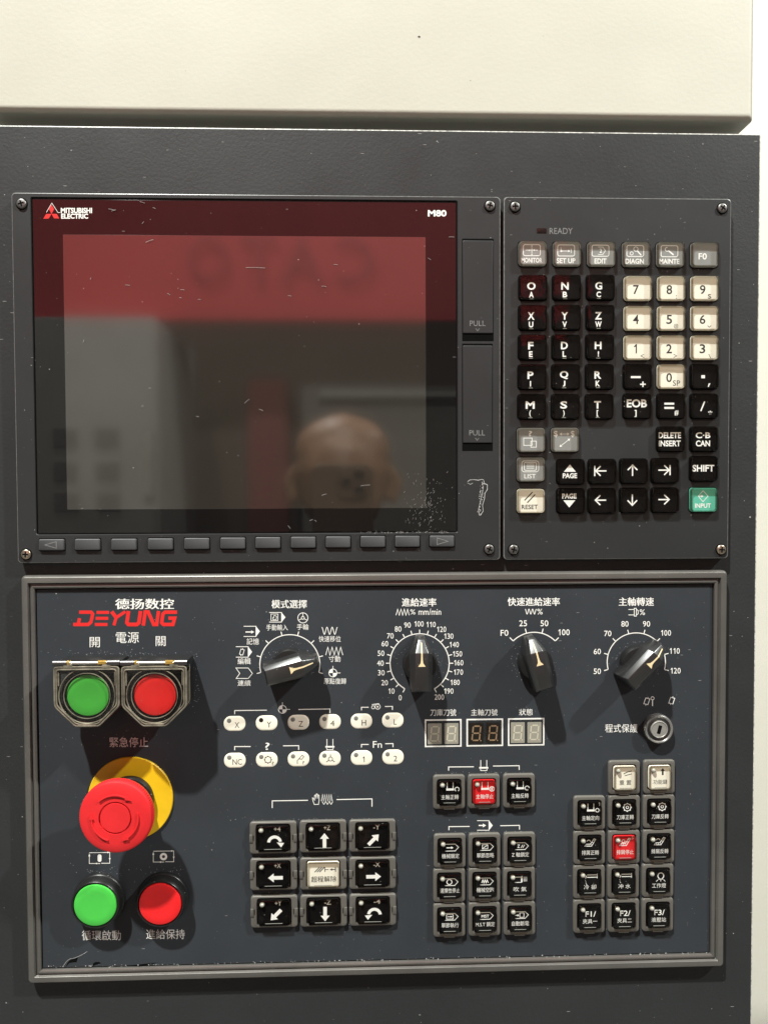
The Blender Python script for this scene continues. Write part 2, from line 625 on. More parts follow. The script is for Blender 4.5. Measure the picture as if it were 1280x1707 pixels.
def panel_plate(mbld, x0, x1, z0, z1, h0, h1, r=5, bev=1.6, hole=None, m=0, edge=None):
    w, t, cx, cz = x1 - x0, z1 - z0, (x0 + x1) / 2, (z0 + z1) / 2
    e = m if edge is None else edge
    mbld.loft([(rim(w, t, r, 4, cx, cz), h0), (rim(w, t, r, 4, cx, cz), h1 - .5)], cap=False, m=m)
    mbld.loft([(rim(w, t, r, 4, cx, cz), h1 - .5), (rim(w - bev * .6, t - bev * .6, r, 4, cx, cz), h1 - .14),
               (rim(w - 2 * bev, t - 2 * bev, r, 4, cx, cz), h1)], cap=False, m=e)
    top = rim(w - 2 * bev, t - 2 * bev, r, 4, cx, cz)
    if hole is None:
        mbld.loft([(top, h1), ([(cx + (x - cx) * .999, cz + (y - cz) * .999) for x, y in top], h1)], cap=True, m=m)
    else:
        hx0, hx1, hz0, hz1, hr, hd = hole
        inner = rim(hx1 - hx0, hz1 - hz0, hr, 4, (hx0 + hx1) / 2, (hz0 + hz1) / 2)
        inn2 = rim(hx1 - hx0 - 2, hz1 - hz0 - 2, hr, 4, (hx0 + hx1) / 2, (hz0 + hz1) / 2)
        mbld.loft([(top, h1), (inner, h1), (inn2, h1 - .5), (inn2, h1 - hd)], cap=True, m=m)


# ------------------------------------------------------------------ display unit
disp = thing('display_unit', at(428, 632, 0), 'wide charcoal display unit with dark screen and a row of soft keys', 'display unit')
dl = disp.location
x0, x1, z0, z1 = -197.5 / .3556, 82.9 / .3556, -41.5 / .3556, 170.6 / .3556
gx0, gx1, gz0, gz1 = -186.9 / .3556, 58.0 / .3556, -25.35 / .3556, 168.3 / .3556
ox, oz = dl.x / S, dl.z / S
p = MB()
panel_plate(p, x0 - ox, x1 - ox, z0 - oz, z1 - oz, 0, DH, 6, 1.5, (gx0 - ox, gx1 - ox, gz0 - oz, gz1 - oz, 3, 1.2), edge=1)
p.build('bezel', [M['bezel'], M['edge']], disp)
g = MB()
g.box(gx0 + 2.6 - ox, gx1 - 2.2 - ox, gz0 + 2.2 - oz, gz1 - 3.0 - oz, DH - 1.15, DH - .25, 1.2)
glass = g.build('screen_glass', M['glass'], disp, smooth=0)
a = MB()
ax0, ax1, az0, az1 = [q / .3556 for q in (-168.9, 39.2, -10.6, 147.1)]
a.loft([(rim(ax1 - ax0, az1 - az0, 1, 2, (ax0 + ax1) / 2 - ox, (az0 + az1) / 2 - oz), DH - .25),
        (rim(ax1 - ax0 - .4, az1 - az0 - .4, 1, 2, (ax0 + ax1) / 2 - ox, (az0 + az1) / 2 - oz), DH - .215)])
lcd = a.build('screen', M['lcd'], glass, smooth=0)

# emblem and lettering on the glass
GH = DH - .24
e = Print()
c0 = (86.5, 356.0)
R1 = 9.0
def rhomb(cx, cy, ang, L, Wd):
    d = (math.sin(math.radians(ang)), -math.cos(math.radians(ang)))
    n = (d[1], -d[0])
    return [(cx, cy), (cx + d[0] * L / 2 + n[0] * Wd / 2, cy + d[1] * L / 2 + n[1] * Wd / 2),
            (cx + d[0] * L, cy + d[1] * L), (cx + d[0] * L / 2 - n[0] * Wd / 2, cy + d[1] * L / 2 - n[1] * Wd / 2)]
for ang, L in ((0, 15.5), (121, 15.0), (-121, 16.0)):
    e.poly(rhomb(c0[0], c0[1] + .4, ang, L, 8.6))
e.onface('emblem', M['red_print'], disp, GH)
e = Print()
e.line([(78, 354), (87, 338.5), (97, 354)], .7)
e.line([(97, 354.3), (101, 354.3)], .7)
e.text('MITSUBISHI', 102, 346.4, 154, 355.4, .035)
e.text('ELECTRIC', 102.5, 356.0, 147.5, 364.6, .035)
e.text('M80', 713, 350, 744, 361, .035)
e.onface('lettering', M['white_print'], disp, GH)

# scuffs at the lower right of the glass and the residue beside it
sc = Print()
rnd = random.Random(3)
for i in range(150):
    u = rnd.gauss(712, 17)
    v = rnd.gauss(846, 24)
    if not (670 < u < 757 and 775 < v < 884):
        continue
    L = rnd.uniform(.5, 4.2)
    ang = rnd.gauss(-1.25, .35)
    sc.line([(u, v), (u + L * math.cos(ang), v + L * math.sin(ang))], rnd.uniform(.2, .45))
for i in range(60):
    u = rnd.uniform(600, 745)
    sc.line([(u, 887.5 + rnd.gauss(0, 1)), (u + rnd.uniform(.6, 3), 887.5 + rnd.gauss(0, 1))], rnd.uniform(.3, .8))
for (u, v, L, ang) in ((181, 348, 11, .25), (186, 352, 8, -.3), (233, 336, 9, .3), (255, 346, 5, .4), (237, 373, 5, -.8), (243, 404, 14, -.35),
                      (209, 475, 8, .1), (301, 483, 7, .05), (279, 489, 6, .5), (299, 496, 4, .2), (330, 499, 5, .1), (410, 446, 32, .02),
                      (139, 571, 5, -1.2), (151, 466, 4, -1.2), (408, 672, 10, -.7), (327, 694, 5, .2), (432, 682, 7, .4), (601, 810, 16, -.1),
                      (536, 826, 9, -.3), (556, 441, 7, .05), (536, 477, 8, .1), (480, 493, 6, .1), (713, 430, 6, .6), (748, 395, 9, .02),
                      (480, 876, 7, .9), (516, 868, 6, -.3), (524, 867, 4, .6)):
    sc.line([(u, v), (u + L * .5 * math.cos(ang), v + L * .5 * math.sin(ang) - .5), (u + L * math.cos(ang), v + L * math.sin(ang))], .6)
sc.onface('scratch_marks', M['scratch'], disp, GH + .06)
rs = Print()
rs.line([(779, 803), (783, 800), (790, 799.5), (797, 800.5), (803, 799), (806, 800)], .8)
rs.line([(779, 805), (784, 807.5), (788, 805)], .6)
rs.line([(806, 801), (807, 806), (812, 808), (812, 816), (808, 822), (807, 832), (804, 842), (805, 852), (801, 858)], .8)
rs.line([(803, 803), (805, 812), (804, 822), (801, 832), (799, 842), (797, 852), (799, 859), (802, 858)], .7)
for i in range(60):
    t = rnd.random()
    rs.disc(804 - 5 * t + rnd.gauss(0, 2.2), 803 + 55 * t, rnd.uniform(.3, .8), 6)
rs.onface('paint_residue', M['worn_white'], disp, DH + .02)

# two slim covers at the right
for (u0, v0, u1, v1, vs) in ((771, 401, 821.5, 556, 569), (771, 576, 820, 738.5, 752)):
    X0, X1, Y0, Y1 = slab(u0, v0, u1, v1, DH, disp)
    X0, X1, Y0, Y1 = X0 - ox, X1 - ox, Y0 - oz, Y1 - oz
    k = MB()
    k.box(X0, X1, Y0, Y1, DH - 1, DH + .55, 1.2)
    cvr = k.build('card_cover', M['bezel'], disp, smooth=15)
    d = MB()
    ys = slab(u0, v0 - 3.5, u1, vs, DH, disp)
    d.loft([(rim(X1 - X0 + 2.4, ys[3] - ys[2], 1, 2, (X0 + X1) / 2, (ys[2] + ys[3]) / 2 - oz), DH - .2),
            (rim(X1 - X0 + 2.0, ys[3] - ys[2] - .4, 1, 2, (X0 + X1) / 2, (ys[2] + ys[3]) / 2 - oz), DH + .03)])
    d.build('slot', M['black'], cvr)
    tx = Print()
    um = (u0 + u1) / 2 - .5
    tx.text('PULL', um - 13, v1 - 21.5, um + 13, v1 - 12.5, .0)
    tx.line([(um - 3, v1 - 8.5), (um, v1 - 4.5), (um + 3, v1 - 8.5)], .9)
    t = tx.onface('legend', M['groove_print'], disp, DH + .57)
    t.parent = cvr

# row of soft keys
SK = MB()
SK.loft([(rim(43, 21.5, 2, 3), -.4), (rim(43, 21.5, 2, 3), .04)], m=1)
SK.loft([(rim(40.5, 18.5, 2, 3), -.4), (rim(40.5, 18.5, 2, 3), .9), (rim(39.6, 17.6, 2, 3), 1.25), (rim(38, 16, 2, 3), 1.4)])
SKM = SK.mesh('soft_key', [M['softkey'], M['black']])
for i, (u, v) in enumerate(((86.5, 908.3), (146.3, 907.8), (207, 907.6), (267.7, 907), (328.3, 906.3), (388.3, 905.6), (446.8, 904.8),
                            (505.6, 904.2), (563.6, 903.6), (621.5, 903), (679, 902.6), (736.5, 902.2))):
    k = put('soft_key', SKM, disp, at(u, v, (DH + 1) * .001) * 1 - dl)
    k.location.y = -DH * .001 - dl.y
    k.rotation_euler = (0, math.radians(.3), 0)
    if i in (0, 11):
        s = 1 if i == 0 else -1
        tx = Print()
        tx.line([(8 * s, -5.4), (-10 * s, 0), (8 * s, 5.4)], 1.0, True)
        tx.local('legend', M['groove_print'], k, 1.41)
        k['label'] = 'soft key with an outlined arrow pointing %s' % ('left' if i == 0 else 'right')
for u, v, z, t in ((37, 340, 0, 0), (816, 343.5, 0, .5), (815, 915.5, 0, .7), (44.5, 924, 1, .3)):
    add_screw(disp, u, v, DH, z, t)

# ------------------------------------------------------------------ keypad unit
keyp = thing('keypad_unit', at(1028, 632, 0), 'charcoal keypad unit with letter, number and arrow keys beside the screen', 'keypad')
kl = keyp.location
kx, kz = kl.x / S, kl.z / S
p = MB()
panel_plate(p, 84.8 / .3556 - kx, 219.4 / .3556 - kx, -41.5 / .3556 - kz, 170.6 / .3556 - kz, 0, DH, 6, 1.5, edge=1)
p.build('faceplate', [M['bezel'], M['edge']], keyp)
for u, v, z, t in ((858, 345, 0, .2), (1203, 347.5, 0, .9), (855.5, 916, 0, .5), (1201, 916, 1, .3)):
    add_screw(keyp, u, v, DH, z, t)
ld = MB()
ld.box(-8, 8, -4, 4, 0, .25, .6)
rl = ld.build('ready_lamp', M['ready'], keyp, at(902.5, 384.5, DH * .001) - kl)
t = Print().text('READY', 915.5, 380, 954, 390, .0)
t.onface('legend', M['groove_print'], keyp, DH + .02)

KB = {}
for nm in ('black', 'white', 'grey', 'green'):
    k = MB()
    k.loft([(rim(48.5, 42.8, 6, 4), 0), (rim(48.5, 42.8, 6, 4), .05)], m=1)
    k.loft([(rim(45.6, 40, 5.5, 4), 0), (rim(45.6, 40, 5.5, 4), .7)], cap=True)
    KB[nm] = k.mesh('key', [M['key_' + nm], M['black']])
def cover_mesh(w, h, r, h0, h1, wall=2.0):
    k = MB()
    o, o2, i2 = rim(w, h, r, 4), rim(w - 1.6, h - 1.6, r, 4), rim(w - 2 * wall, h - 2 * wall, r - 1, 4)
    k.loft([(o, h0), (o, h1 - .35), (rim(w - .5, h - .5, r, 4), h1 - .1), (o2, h1)], cap=False, m=1)
    k.loft([(o2, h1), (i2, h1 + .02)], cap=True, m=0)
    k.loft([(i2, h1 - .12), (i2, h0)], cap=False, m=1)
    return k.mesh('clear_cover', [M['clear'], M['clear_wall']])
KCOV = cover_mesh(45.4, 39.8, 5.5, .7, 2.8)


def icon_screen(p, w=28, h=18, y=-6):
    p.line(rim(w, h, 3, 3, -1, y), 1.3, True)


def draw_key(p, s):
    """legend of one keypad key, local pixels, y down"""
    f = (s or '').split('|')
    if f[0] == 'L':                       # letter over small sign
        w = {'I': 4, 'M': 15, 'F': 9, 'P': 10, 'O': 14, 'Q': 14, 'W': 16, 'N': 12.5}.get(f[1], 11.5)
        p.ctext(f[1], -2.5, -3, w, 12.5 if f[1] != 'Q' else 13.5, .03)
        y = 11
        if f[2] in '()[]':
            p.ctext(f[2], -2.5, y, 3, 11, .03)
        elif f[2] == '!':
            p.ctext('!', -2, y, 2.2, 9, .03)
        elif f[2] == 'I':
            p.rect(-3.4, y - 4.5, -1.6, y + 4.5)
        else:
            p.ctext(f[2], -2.5, y, {'W': 11, 'L': 6, 'E': 6, 'J': 4.5}.get(f[2], 7.5), 9.5, .035)
        p.rect(-5.5, 17.4, 1.2, 18.2)  # bright line drawn in as a glint under the sign
    elif f[0] == 'D':
        p.ctext(f[1], -2.5, 1.5, 6 if f[1] == '1' else 9.5, 15, .012)
        if len(f) > 2 and f[2]:
            q = f[2]
            if q == 'dots':
                p.disc(9.5, 11.5, .8, 8).disc(9.5, 15.5, .8, 8)
            elif q == '\\':
                p.line([(8, 10), (11.5, 17)], .9)
            elif q == '<':
                p.line([(11.5, 10.5), (6, 13.3), (11.5, 16)], .8)
            elif q == '>':
                p.line([(5, 10.5), (10.5, 13.3), (5, 16)], .8)
            elif q == '~':
                p.wave(6, 12, 13, 1.2, 1, .9)
            elif q == 'SP':
                p.ctext('SP', 10, 10.5, 12, 9, 0)
            else:
                p.ctext(q, 9, 12.5, 5.5 if q != '@' else 7.5, 7.5, 0)
    elif f[0] == 'ARROW':
        d = f[1]
        ang = {'u': 0, 'r': 90, 'd': 180, 'l': 270}[d[0]]
        def rt(x, y):
            a_ = math.radians(ang)
            return (x * math.cos(a_) - y * math.sin(a_) - 1.5, x * math.sin(a_) + y * math.cos(a_) - 1)
        p.line([rt(0, -8.5), rt(0, 9)], 2.2)
        p.line([rt(-8, -.8), rt(0, -9), rt(8, -.8)], 2.2)
        if len(d) > 1:
            p.line([rt(-8.5, -10.6), rt(8.5, -10.6)], 2.2)
    elif f[0] == 'PGU':
        p.poly([(-1, -12), (9, 0), (-11, 0)])
        p.ctext('PAGE', -1, 6.5, 24, 8.5, .035)
    elif f[0] == 'PGD':
        p.ctext('PAGE', -2, -8, 24, 8.5, .035)
        p.poly([(-2, 11), (8, -1), (-12, -1)])
    elif f[0] == 'TWO':
        p.ctext(f[1], -1, -6.5, float(f[3]), 10, .03)
        p.ctext(f[2], -1, 7, float(f[4]), 10, .03)
    elif f[0] == 'ONE':
        p.ctext(f[1], 0, -1, float(f[2]), 11.5, .03)
    elif f[0] == 'EOB':
        p.text('EOB', -17, -11.5, 17, 2, .03)
        p.rect(-21.5, -9, -19.8, -7).rect(-21.5, -1, -19.8, 1)
        p.ctext(']', -2, 12, 3.5, 12, .03)
    elif f[0] == 'MINUS':
        p.rect(-10.5, -1, 6, 2.4)
        p.line([(5, 12.5), (14.5, 12.5)], 2.2).line([(9.7, 8), (9.7, 17)], 2.2)
    elif f[0] == 'DOT':
        p.rect(-4.5, -2.6, 1.6, 2.6)
        p.poly([(8, 11), (11, 11), (8, 17), (6.5, 17)])
    elif f[0] == 'EQ':
        p.rect(-10.5, -6, 6, -2.6).rect(-10.5, 1, 6, 4.4)
        p.ctext('#', 10, 11, 7, 9, .02)
    elif f[0] == 'SLASH':
        p.line([(-5, 8), (1.5, -8)], 2.2)
        p.ctext('*', 11, 11, 7.5, 7.5, .03)
    elif f[0] == 'RESET':
        p.line([(-10, -1), (3, -14.5)], 1.7).line([(-5.5, 3), (7.5, -10.5)], 1.7)
        p.ctext('RESET', -1.5, 10, 27, 7.5, .012)
    elif f[0] == 'INPUT':
        p.line([(0, -15), (8.5, -6), (0, 3.5), (-8, -6)], 1.0, True)
        p.arrow(-8, -6, 1, -6, 1.4, 4, 5)
        p.ctext('INPUT', 0, 10, 27, 7.5, .02)
    elif f[0] == 'MONITOR':
        icon_screen(p)
        for a_ in ((-11, -6, -3, -6), (9, -6, 1, -6), (-1, -13, -1, -11), (-1, 2, -1, 0)):
            p.arrow(*a_, 1.0, 2.5, 3.5)
        p.line([(-4, -6), (2, -6)], 1.0).line([(-1, -11), (-1, 0)], 1.0)
        p.ctext('MONITOR', -1, 10.5, 34.5, 8.2, .03)
    elif f[0] == 'SETUP':
        icon_screen(p)
        p.line([(-9.5, -11), (-9.5, -4)], 1.0).disc(-9, -5, 1.8, 10).arrow(-8, -5, 6, -5, 1.1, 3.5, 4.5).line([(7.5, -9), (7.5, -2)], 1.0)
        p.ctext('SET UP', -1, 10.8, 31, 8.5, .03)
    elif f[0] == 'EDIT':
        icon_screen(p)
        p.line([(-5, -12), (3, -12), (7, -6), (3, 0), (-5, 0)], 1.0)
        p.ctext('2', -.5, -6, 4, 7, .02)
        p.ctext('EDIT', -1, 10.8, 20, 8.5, .03)
    elif f[0] == 'DIAGN':
        icon_screen(p)
        p.ring(-7, -2, 2.6, 1.1).ring(0, -9, 3.6, 1.1).line([(2.5, -6), (9, 1)], 2.0)
        p.ctext('DIAGN', -2, 10.8, 31, 8.5, .03)
    elif f[0] == 'MAINTE':
        icon_screen(p)
        p.line([(-3, -7), (6, 0)], 2.4).line(circ(3.2, 14, -5, -9)[2:12], 1.4)
        p.ctext('MAINTE', -1, 10.5, 33.5, 8.2, .03)
    elif f[0] == 'F0':
        p.ctext('F0', -2.5, 2, 14, 10.5, .02)
    elif f[0] == 'WIN':
        p.ctext('?', -1, -10.5, 6, 9, .02)
        p.line([(-12, -3), (2, -3), (2, 9), (-12, 9)], 1.1, True).line([(0, 2), (9, 2), (9, 12), (0, 12)], 1.1, True)
    elif f[0] == 'SS':
        p.ctext('$', -15, -9.5, 6.5, 11, .01).ctext('$', 13, -9.5, 6.5, 11, .01)
        p.arrow(-1, -9.5, -9, -9.5, 1.1, 4, 5).arrow(-1, -9.5, 8, -9.5, 1.1, 4, 5)
        p.arrow(0, 5, 9, -2, 1.1, 4, 5).arrow(0, 5, -9, 12, 1.1, 4, 5)
    elif f[0] == 'LIST':
        p.line(rim(28, 18, 4, 3, -.5, -5), 1.1, True).line(rim(20, 13, 2, 3, -.5, -5), 1.1, True)
        for q in range(4):
            p.line([(-7, -9 + q * 2.4), (6, -9 + q * 2.4)], .9)
        p.ctext('LIST', -1, 11.3, 19, 7.5, .01)


KEYS = [
    ('grey', 887.5, 422.5, 'MONITOR', 'grey key marked MONITOR'), ('grey', 944.7, 423, 'SETUP', 'grey key marked SET UP'),
    ('grey', 1002, 423.4, 'EDIT', 'grey key marked EDIT'), ('grey', 1060, 423.8, 'DIAGN', 'grey key marked DIAGN'),
    ('grey', 1117, 424.2, 'MAINTE', 'grey key marked MAINTE'), ('grey', 1174, 424.6, 'F0', 'grey key marked F0')]
for r, (y, rowl) in enumerate(((479.3, 'OA NB GC'), (529.3, 'XU YV ZW'), (578.8, 'FE DL H!'), (628.2, 'PI QJ RK'), (678, 'M( S) T['))):
    for c_, pr_ in enumerate(rowl.split()):
        KEYS.append(('black', (888.3, 944.3, 1000.6)[c_] - r * .5, y - .2 * c_, 'L|%s|%s' % (pr_[0], pr_[1]), 'black key marked %s above %s' % (pr_[0], pr_[1])))
for r, (y, digs) in enumerate(((480.7, (('7', ''), ('8', 'dots'), ('9', 's'))), (530.4, (('4', ''), ('5', '@'), ('6', '~'))), (579.4, (('1', '<'), ('2', '>'), ('3', '\\'))))):
    for c_, (d_, q_) in enumerate(digs):
        KEYS.append(('white', (1062.8, 1118.4, 1174)[c_] - r * .2, y, 'D|%s|%s' % (d_, q_), 'ivory key marked %s' % d_))
KEYS += [
    ('black', 1062.2, 627.6, 'MINUS', 'black key marked minus and plus'), ('white', 1118, 627.6, 'D|0|SP', 'ivory key marked 0'),
    ('black', 1173.7, 627.6, 'DOT', 'black key marked with a dot and comma'),
    ('black', 1061.6, 677, 'EOB', 'black key marked EOB'), ('black', 1118, 677, 'EQ', 'black key marked equals sign'),
    ('black', 1173.3, 677, 'SLASH', 'black key marked slash and star'),
    ('grey', 885, 733.2, 'WIN', 'grey key with question mark and two windows'), ('grey', 941.5, 733, 'SS', 'grey key with double arrows'),
    ('black', 1117.5, 732, 'TWO|DELETE|INSERT|38|37', 'black key marked DELETE INSERT'), ('black', 1173, 732, 'TWO|C\u00b7B|CAN|25|24', 'black key marked C B CAN'),
    ('grey', 884.5, 782.4, 'LIST', 'grey key marked LIST'), ('black', 951, 786.4, 'PGU', 'black key with up triangle over PAGE'),
    ('black', 1003.5, 786, 'ARROW|l|', 'black key with arrow left to a bar'), ('black', 1056, 785.3, 'ARROW|u', 'black key with up arrow'),
    ('black', 1108, 784.6, 'ARROW|r|', 'black key with arrow right to a bar'), ('black', 1172.6, 781.4, 'ONE|SHIFT|37', 'black key marked SHIFT'),
    ('white', 884.5, 835, 'RESET', 'ivory key marked RESET'), ('black', 951, 835, 'PGD', 'black key marked PAGE over a down triangle'),
    ('black', 1003, 834.8, 'ARROW|l', 'black key with left arrow'), ('black', 1055.6, 834.2, 'ARROW|d', 'black key with down arrow'),
    ('black', 1108, 833.8, 'ARROW|r', 'black key with right arrow'), ('green', 1172, 833, 'INPUT', 'green key marked INPUT')]
for colr, u, v, s, lab in KEYS:
    pnt = at(u, v, (DH + 1.5) * .001)
    pnt.y = -DH * .001
    k = put('key', KB[colr], keyp, pnt - kl)
    k['label'] = lab
    p = Print()
    if s in ('ARROW|l|', 'ARROW|r|'):
        draw_key(p, s[:-1] + 'b')
    else:
        draw_key(p, s)
    p.local('legend', M['dark_print'] if colr == 'white' else M['white_print'], k, .73)
    put('clear_cover', KCOV, k)

# ------------------------------------------------------------------ lower operation panel
ofx0, ofx1, ofz0, ofz1 = [q / .3556 for q in (-196.0, 219.1, -289.4, -48.8)]
oper = thing('operation_panel', at(625, 1290, 0), 'framed slate operation panel with printed legends and oval keys below the screen', 'control panel')
ol = oper.location
px_, pz_ = ol.x / S, ol.z / S


def frame_ring(i, r):
    return rim(ofx1 - ofx0 - 2 * i, ofz1 - ofz0 - 2 * i, r, 3, (ofx0 + ofx1) / 2 - px_, (ofz0 + ofz1) / 2 - pz_)


fr = MB()
prof = [(0, 0, 6), (0, 3.6, 6), (.6, 4.6, 6), (1.6, 5.4, 6), (3.2, 5.9, 5), (5.0, 6.0, 4), (11.5, 6.0, 2), (12.2, 5.6, 1.5), (12.8, 4.2, 1), (13.0, 4.1, 1), (17.6, 5.15, 1),
        (18.4, 5.15, 1), (21.1, 4.5, .8), (21.3, 4.0, .6), (21.4, 2.2, .6)]
fr.loft([(frame_ring(i, r), h) for i, h, r in prof], cap=False)
fr.build('frame', M['frame'], oper, smooth=30)
ov = MB()
ov.loft([(frame_ring(21.2, .6), 1.0), (frame_ring(21.2, .6), 1.4)], m=1)
ov.loft([(frame_ring(23.4, .6), 1.4), (frame_ring(23.4, .6), OPH)], m=0)
ov.build('overlay', [M['overlay'], M['black']], oper, smooth=0)

# torn edge of the overlay at the lower left
to = Print()
to.poly([(110, 1612), (113, 1605.5), (117, 1600.5), (123, 1598.6), (131, 1595.5), (129.5, 1600), (128.5, 1604), (122, 1604.5), (116, 1605.5), (113, 1609)])
to.poly([(154, 1611), (156, 1606), (159, 1603.8), (166, 1603.5), (169, 1606), (163, 1607.5)])
to.poly([(206, 1609.5), (222, 1609), (238, 1607), (262, 1604.5), (250, 1608.5), (232, 1610.5)])
to.onface('torn_patch', M['black'], oper, OPH + .02)
to = Print()
to.line([(105, 1612), (109, 1606), (113, 1601), (118, 1598), (125, 1597), (132, 1594), (140, 1590), (146, 1586)], .45)
for i in range(170):
    u = rnd.uniform(74, 1178)
    v = 1611 + (u - 72) * (1586.5 - 1611) / (1180 - 72)
    if rnd.random() < .6 or u < 300 or u > 1060:
        to.disc(u, v + rnd.gauss(1.2, .9), rnd.uniform(.3, 1.1), 6)
to.onface('flaked_edge', M['worn_white'], oper, OPH + .05)

PH = OPH + .02
WHT = M['white_print']


def P_():
    return Print()


# brand lettering, slanted heavy strokes
br = P_()
def sl(pts, dx, w=5.0, closed=False):
    """letter strokes in a 0..1 box of its own, sheared"""
    br.line([(dx + x + (1031 - y) * .14, y) for x, y in pts], w, closed)
T_, B_ = 1020.5, 1041.0
br.line([(131.5, 1038.5), (133.2, 1030.5)], 5.6)
sl([(131, T_), (151, T_), (154, T_ + 3), (153, B_ - 4), (149, B_), (124, B_)], 0, 5.6)
for y in (T_ + .4, (T_ + B_) / 2, B_):
    sl([(160, y), (181, y)], 0, 5.2)
sl([(185, T_ - 1), (194, T_ + 9)], 0, 6.2)
sl([(208, T_ - 1), (194, T_ + 9), (192, B_ + 1.5)], 0, 5.2)
sl([(213, T_ - 2), (213, B_ - 3), (216, B_), (230, B_), (233, B_ - 3), (233, T_ - 2)], 0, 6.2)
sl([(241, B_ + 2), (241, T_ - .5), (246, T_ - .5), (258, B_), (263, B_), (263, T_ - 2)], 0, 5.8)
sl([(294, T_), (274, T_), (271, T_ + 3), (271, B_ - 3), (274, B_), (290, B_), (291.5, T_ + 10), (281, T_ + 10)], 0, 5.8)
br.onface('brand_lettering', M['red_print'], oper, PH)
P_().text('\u5fb7\u626c\u6570\u63a7', 193, 998, 290, 1015.5, .022).onface('brand_lettering', WHT, oper, PH)


def legend(s, x0, y0, x1, y1, bold=.006):
    q = P_().text(s, x0, y0, x1, y1, bold)
    return q.onface('legend', WHT, oper, PH)


legend('\u96fb\u6e90', 193.5, 1053.5, 232, 1072)
legend('\u958b', 150, 1062, 167, 1079)
legend('\u95dc', 260, 1060.5, 276.5, 1077)
legend('\u7dca\u6025\u505c\u6b62', 183, 1229, 247.5, 1245.5)
legend('\u5faa\u74b0\u555f\u52d5', 137, 1551, 202, 1567.5)
legend('\u9032\u7d66\u4fdd\u6301', 244, 1549, 308.5, 1565.5)
legend('\u6a21\u5f0f\u9078\u64c7', 453, 1000, 511.5, 1014, .012)
legend('\u624b\u52d5\u8f38\u5165', 444, 1041, 480, 1051, .004)
legend('\u624b\u8f2a', 495, 1040, 514.5, 1050, .004)
legend('\u8a18\u61b6', 411.5, 1064, 432, 1074.5, .004)
legend('\u7de8\u8f2f', 396.5, 1097, 418, 1107.5, .004)
legend('\u9023\u7e8c', 396.5, 1134, 418, 1143.5, .004)
legend('\u5feb\u901f\u79fb\u4f4d', 531.5, 1060, 568, 1070, .004)
legend('\u5bf8\u52d5', 548, 1093, 567.5, 1103.5, .004)
legend('\u539f\u9ede\u5fa9\u6b78', 540, 1130.5, 577, 1140.5, .004)
legend('\u9032\u7d66\u901f\u7387', 670, 997, 727, 1011, .012)
legend('\u5feb\u901f\u9032\u7d66\u901f\u7387', 846, 996, 932.5, 1010, .012)
legend('\u4e3b\u8ef8\u8f49\u901f', 1031, 996, 1089, 1010, .012)
legend('\u5200\u5eab\u5200\u865f', 717, 1182, 760, 1193.5)
legend('\u4e3b\u8ef8\u5200\u865f', 785, 1182, 829, 1193)
legend('\u72c0\u614b', 865, 1181.5, 887.5, 1192.5)
legend('\u7a0b\u5f0f\u4fdd\u8b77', 1008, 1207, 1062, 1221)

# dial scales
q = P_()
q.arc(483.3, 1108, 50, -105, 105, 1.5, 60)
for a_ in (-105, -75, -45, -15, 15, 45, 75, 105):
    ca, sa = math.sin(math.radians(a_)), -math.cos(math.radians(a_))
    q.line([(483.3 + 50.5 * ca, 1108 + 50.5 * sa), (483.3 + 57 * ca, 1108 + 57 * sa)], 1.5)
q.onface('dial_scale', WHT, oper, PH)
q = P_()
q.arc(699.3, 1105.6, 49.2, -150, 150, 1.5, 80)
fp = [(667, 1163), (652, 1152), (641, 1138), (635.5, 1121.5), (634, 1105.5), (635, 1089), (641.5, 1073), (650.5, 1060), (663.5, 1048.5), (679, 1042), (698, 1040),
      (718, 1041), (735.5, 1049), (747.5, 1060.5), (756.5, 1074.5), (762, 1090), (764, 1104.8), (763.5, 1120.5), (758, 1137.5), (747.5, 1152), (732, 1162)]
for i in range(21):
    a_ = -150 + 15 * i
    ca, sa = math.sin(math.radians(a_)), -math.cos(math.radians(a_))
    q.line([(699.3 + 49.8 * ca, 1105.6 + 49.8 * sa), (699.3 + 56 * ca, 1105.6 + 56 * sa)], 1.5)
    s = str(i * 10)
    q.ctext(s, fp[i][0], fp[i][1], {1: 5, 2: 11, 3: 16}[len(s)], 9, .0)
q.onface('dial_scale', WHT, oper, PH)
q = P_()
q.arc(890, 1103.5, 49.5, -45, 45, 1.6, 30)
for a_ in (-45, -15, 15, 45):
    ca, sa = math.sin(math.radians(a_)), -math.cos(math.radians(a_))
    q.line([(890 + 50 * ca, 1103.5 + 50 * sa), (890 + 57.5 * ca, 1103.5 + 57.5 * sa)], 1.6)
for s, x, y in (('F0', 840.5, 1055), ('25', 871.5, 1039), ('50', 907, 1039), ('100', 939, 1054)):
    q.ctext(s, x, y, {2: 13, 3: 20}[len(s)], 10, .006)
q.onface('dial_scale', WHT, oper, PH)
q = P_()
q.arc(1060, 1103.5, 48.5, -105, 105, 1.5, 60)
for i, (s, x, y) in enumerate((('50', 995, 1119), ('60', 995, 1086), ('70', 1012.5, 1056), ('80', 1041, 1040), ('90', 1077, 1040), ('100', 1109, 1055), ('110', 1123.5, 1085), ('120', 1125, 1118))):
    a_ = -105 + 30 * i
    ca, sa = math.sin(math.radians(a_)), -math.cos(math.radians(a_))
    q.line([(1060 + 49 * ca, 1103.5 + 49 * sa), (1060 + 55.5 * ca, 1103.5 + 55.5 * sa)], 1.5)
    q.ctext(s, x, y, {2: 12, 3: 17.5}[len(s)], 9.4, .004)
q.onface('dial_scale', WHT, oper, PH)

# pictograms


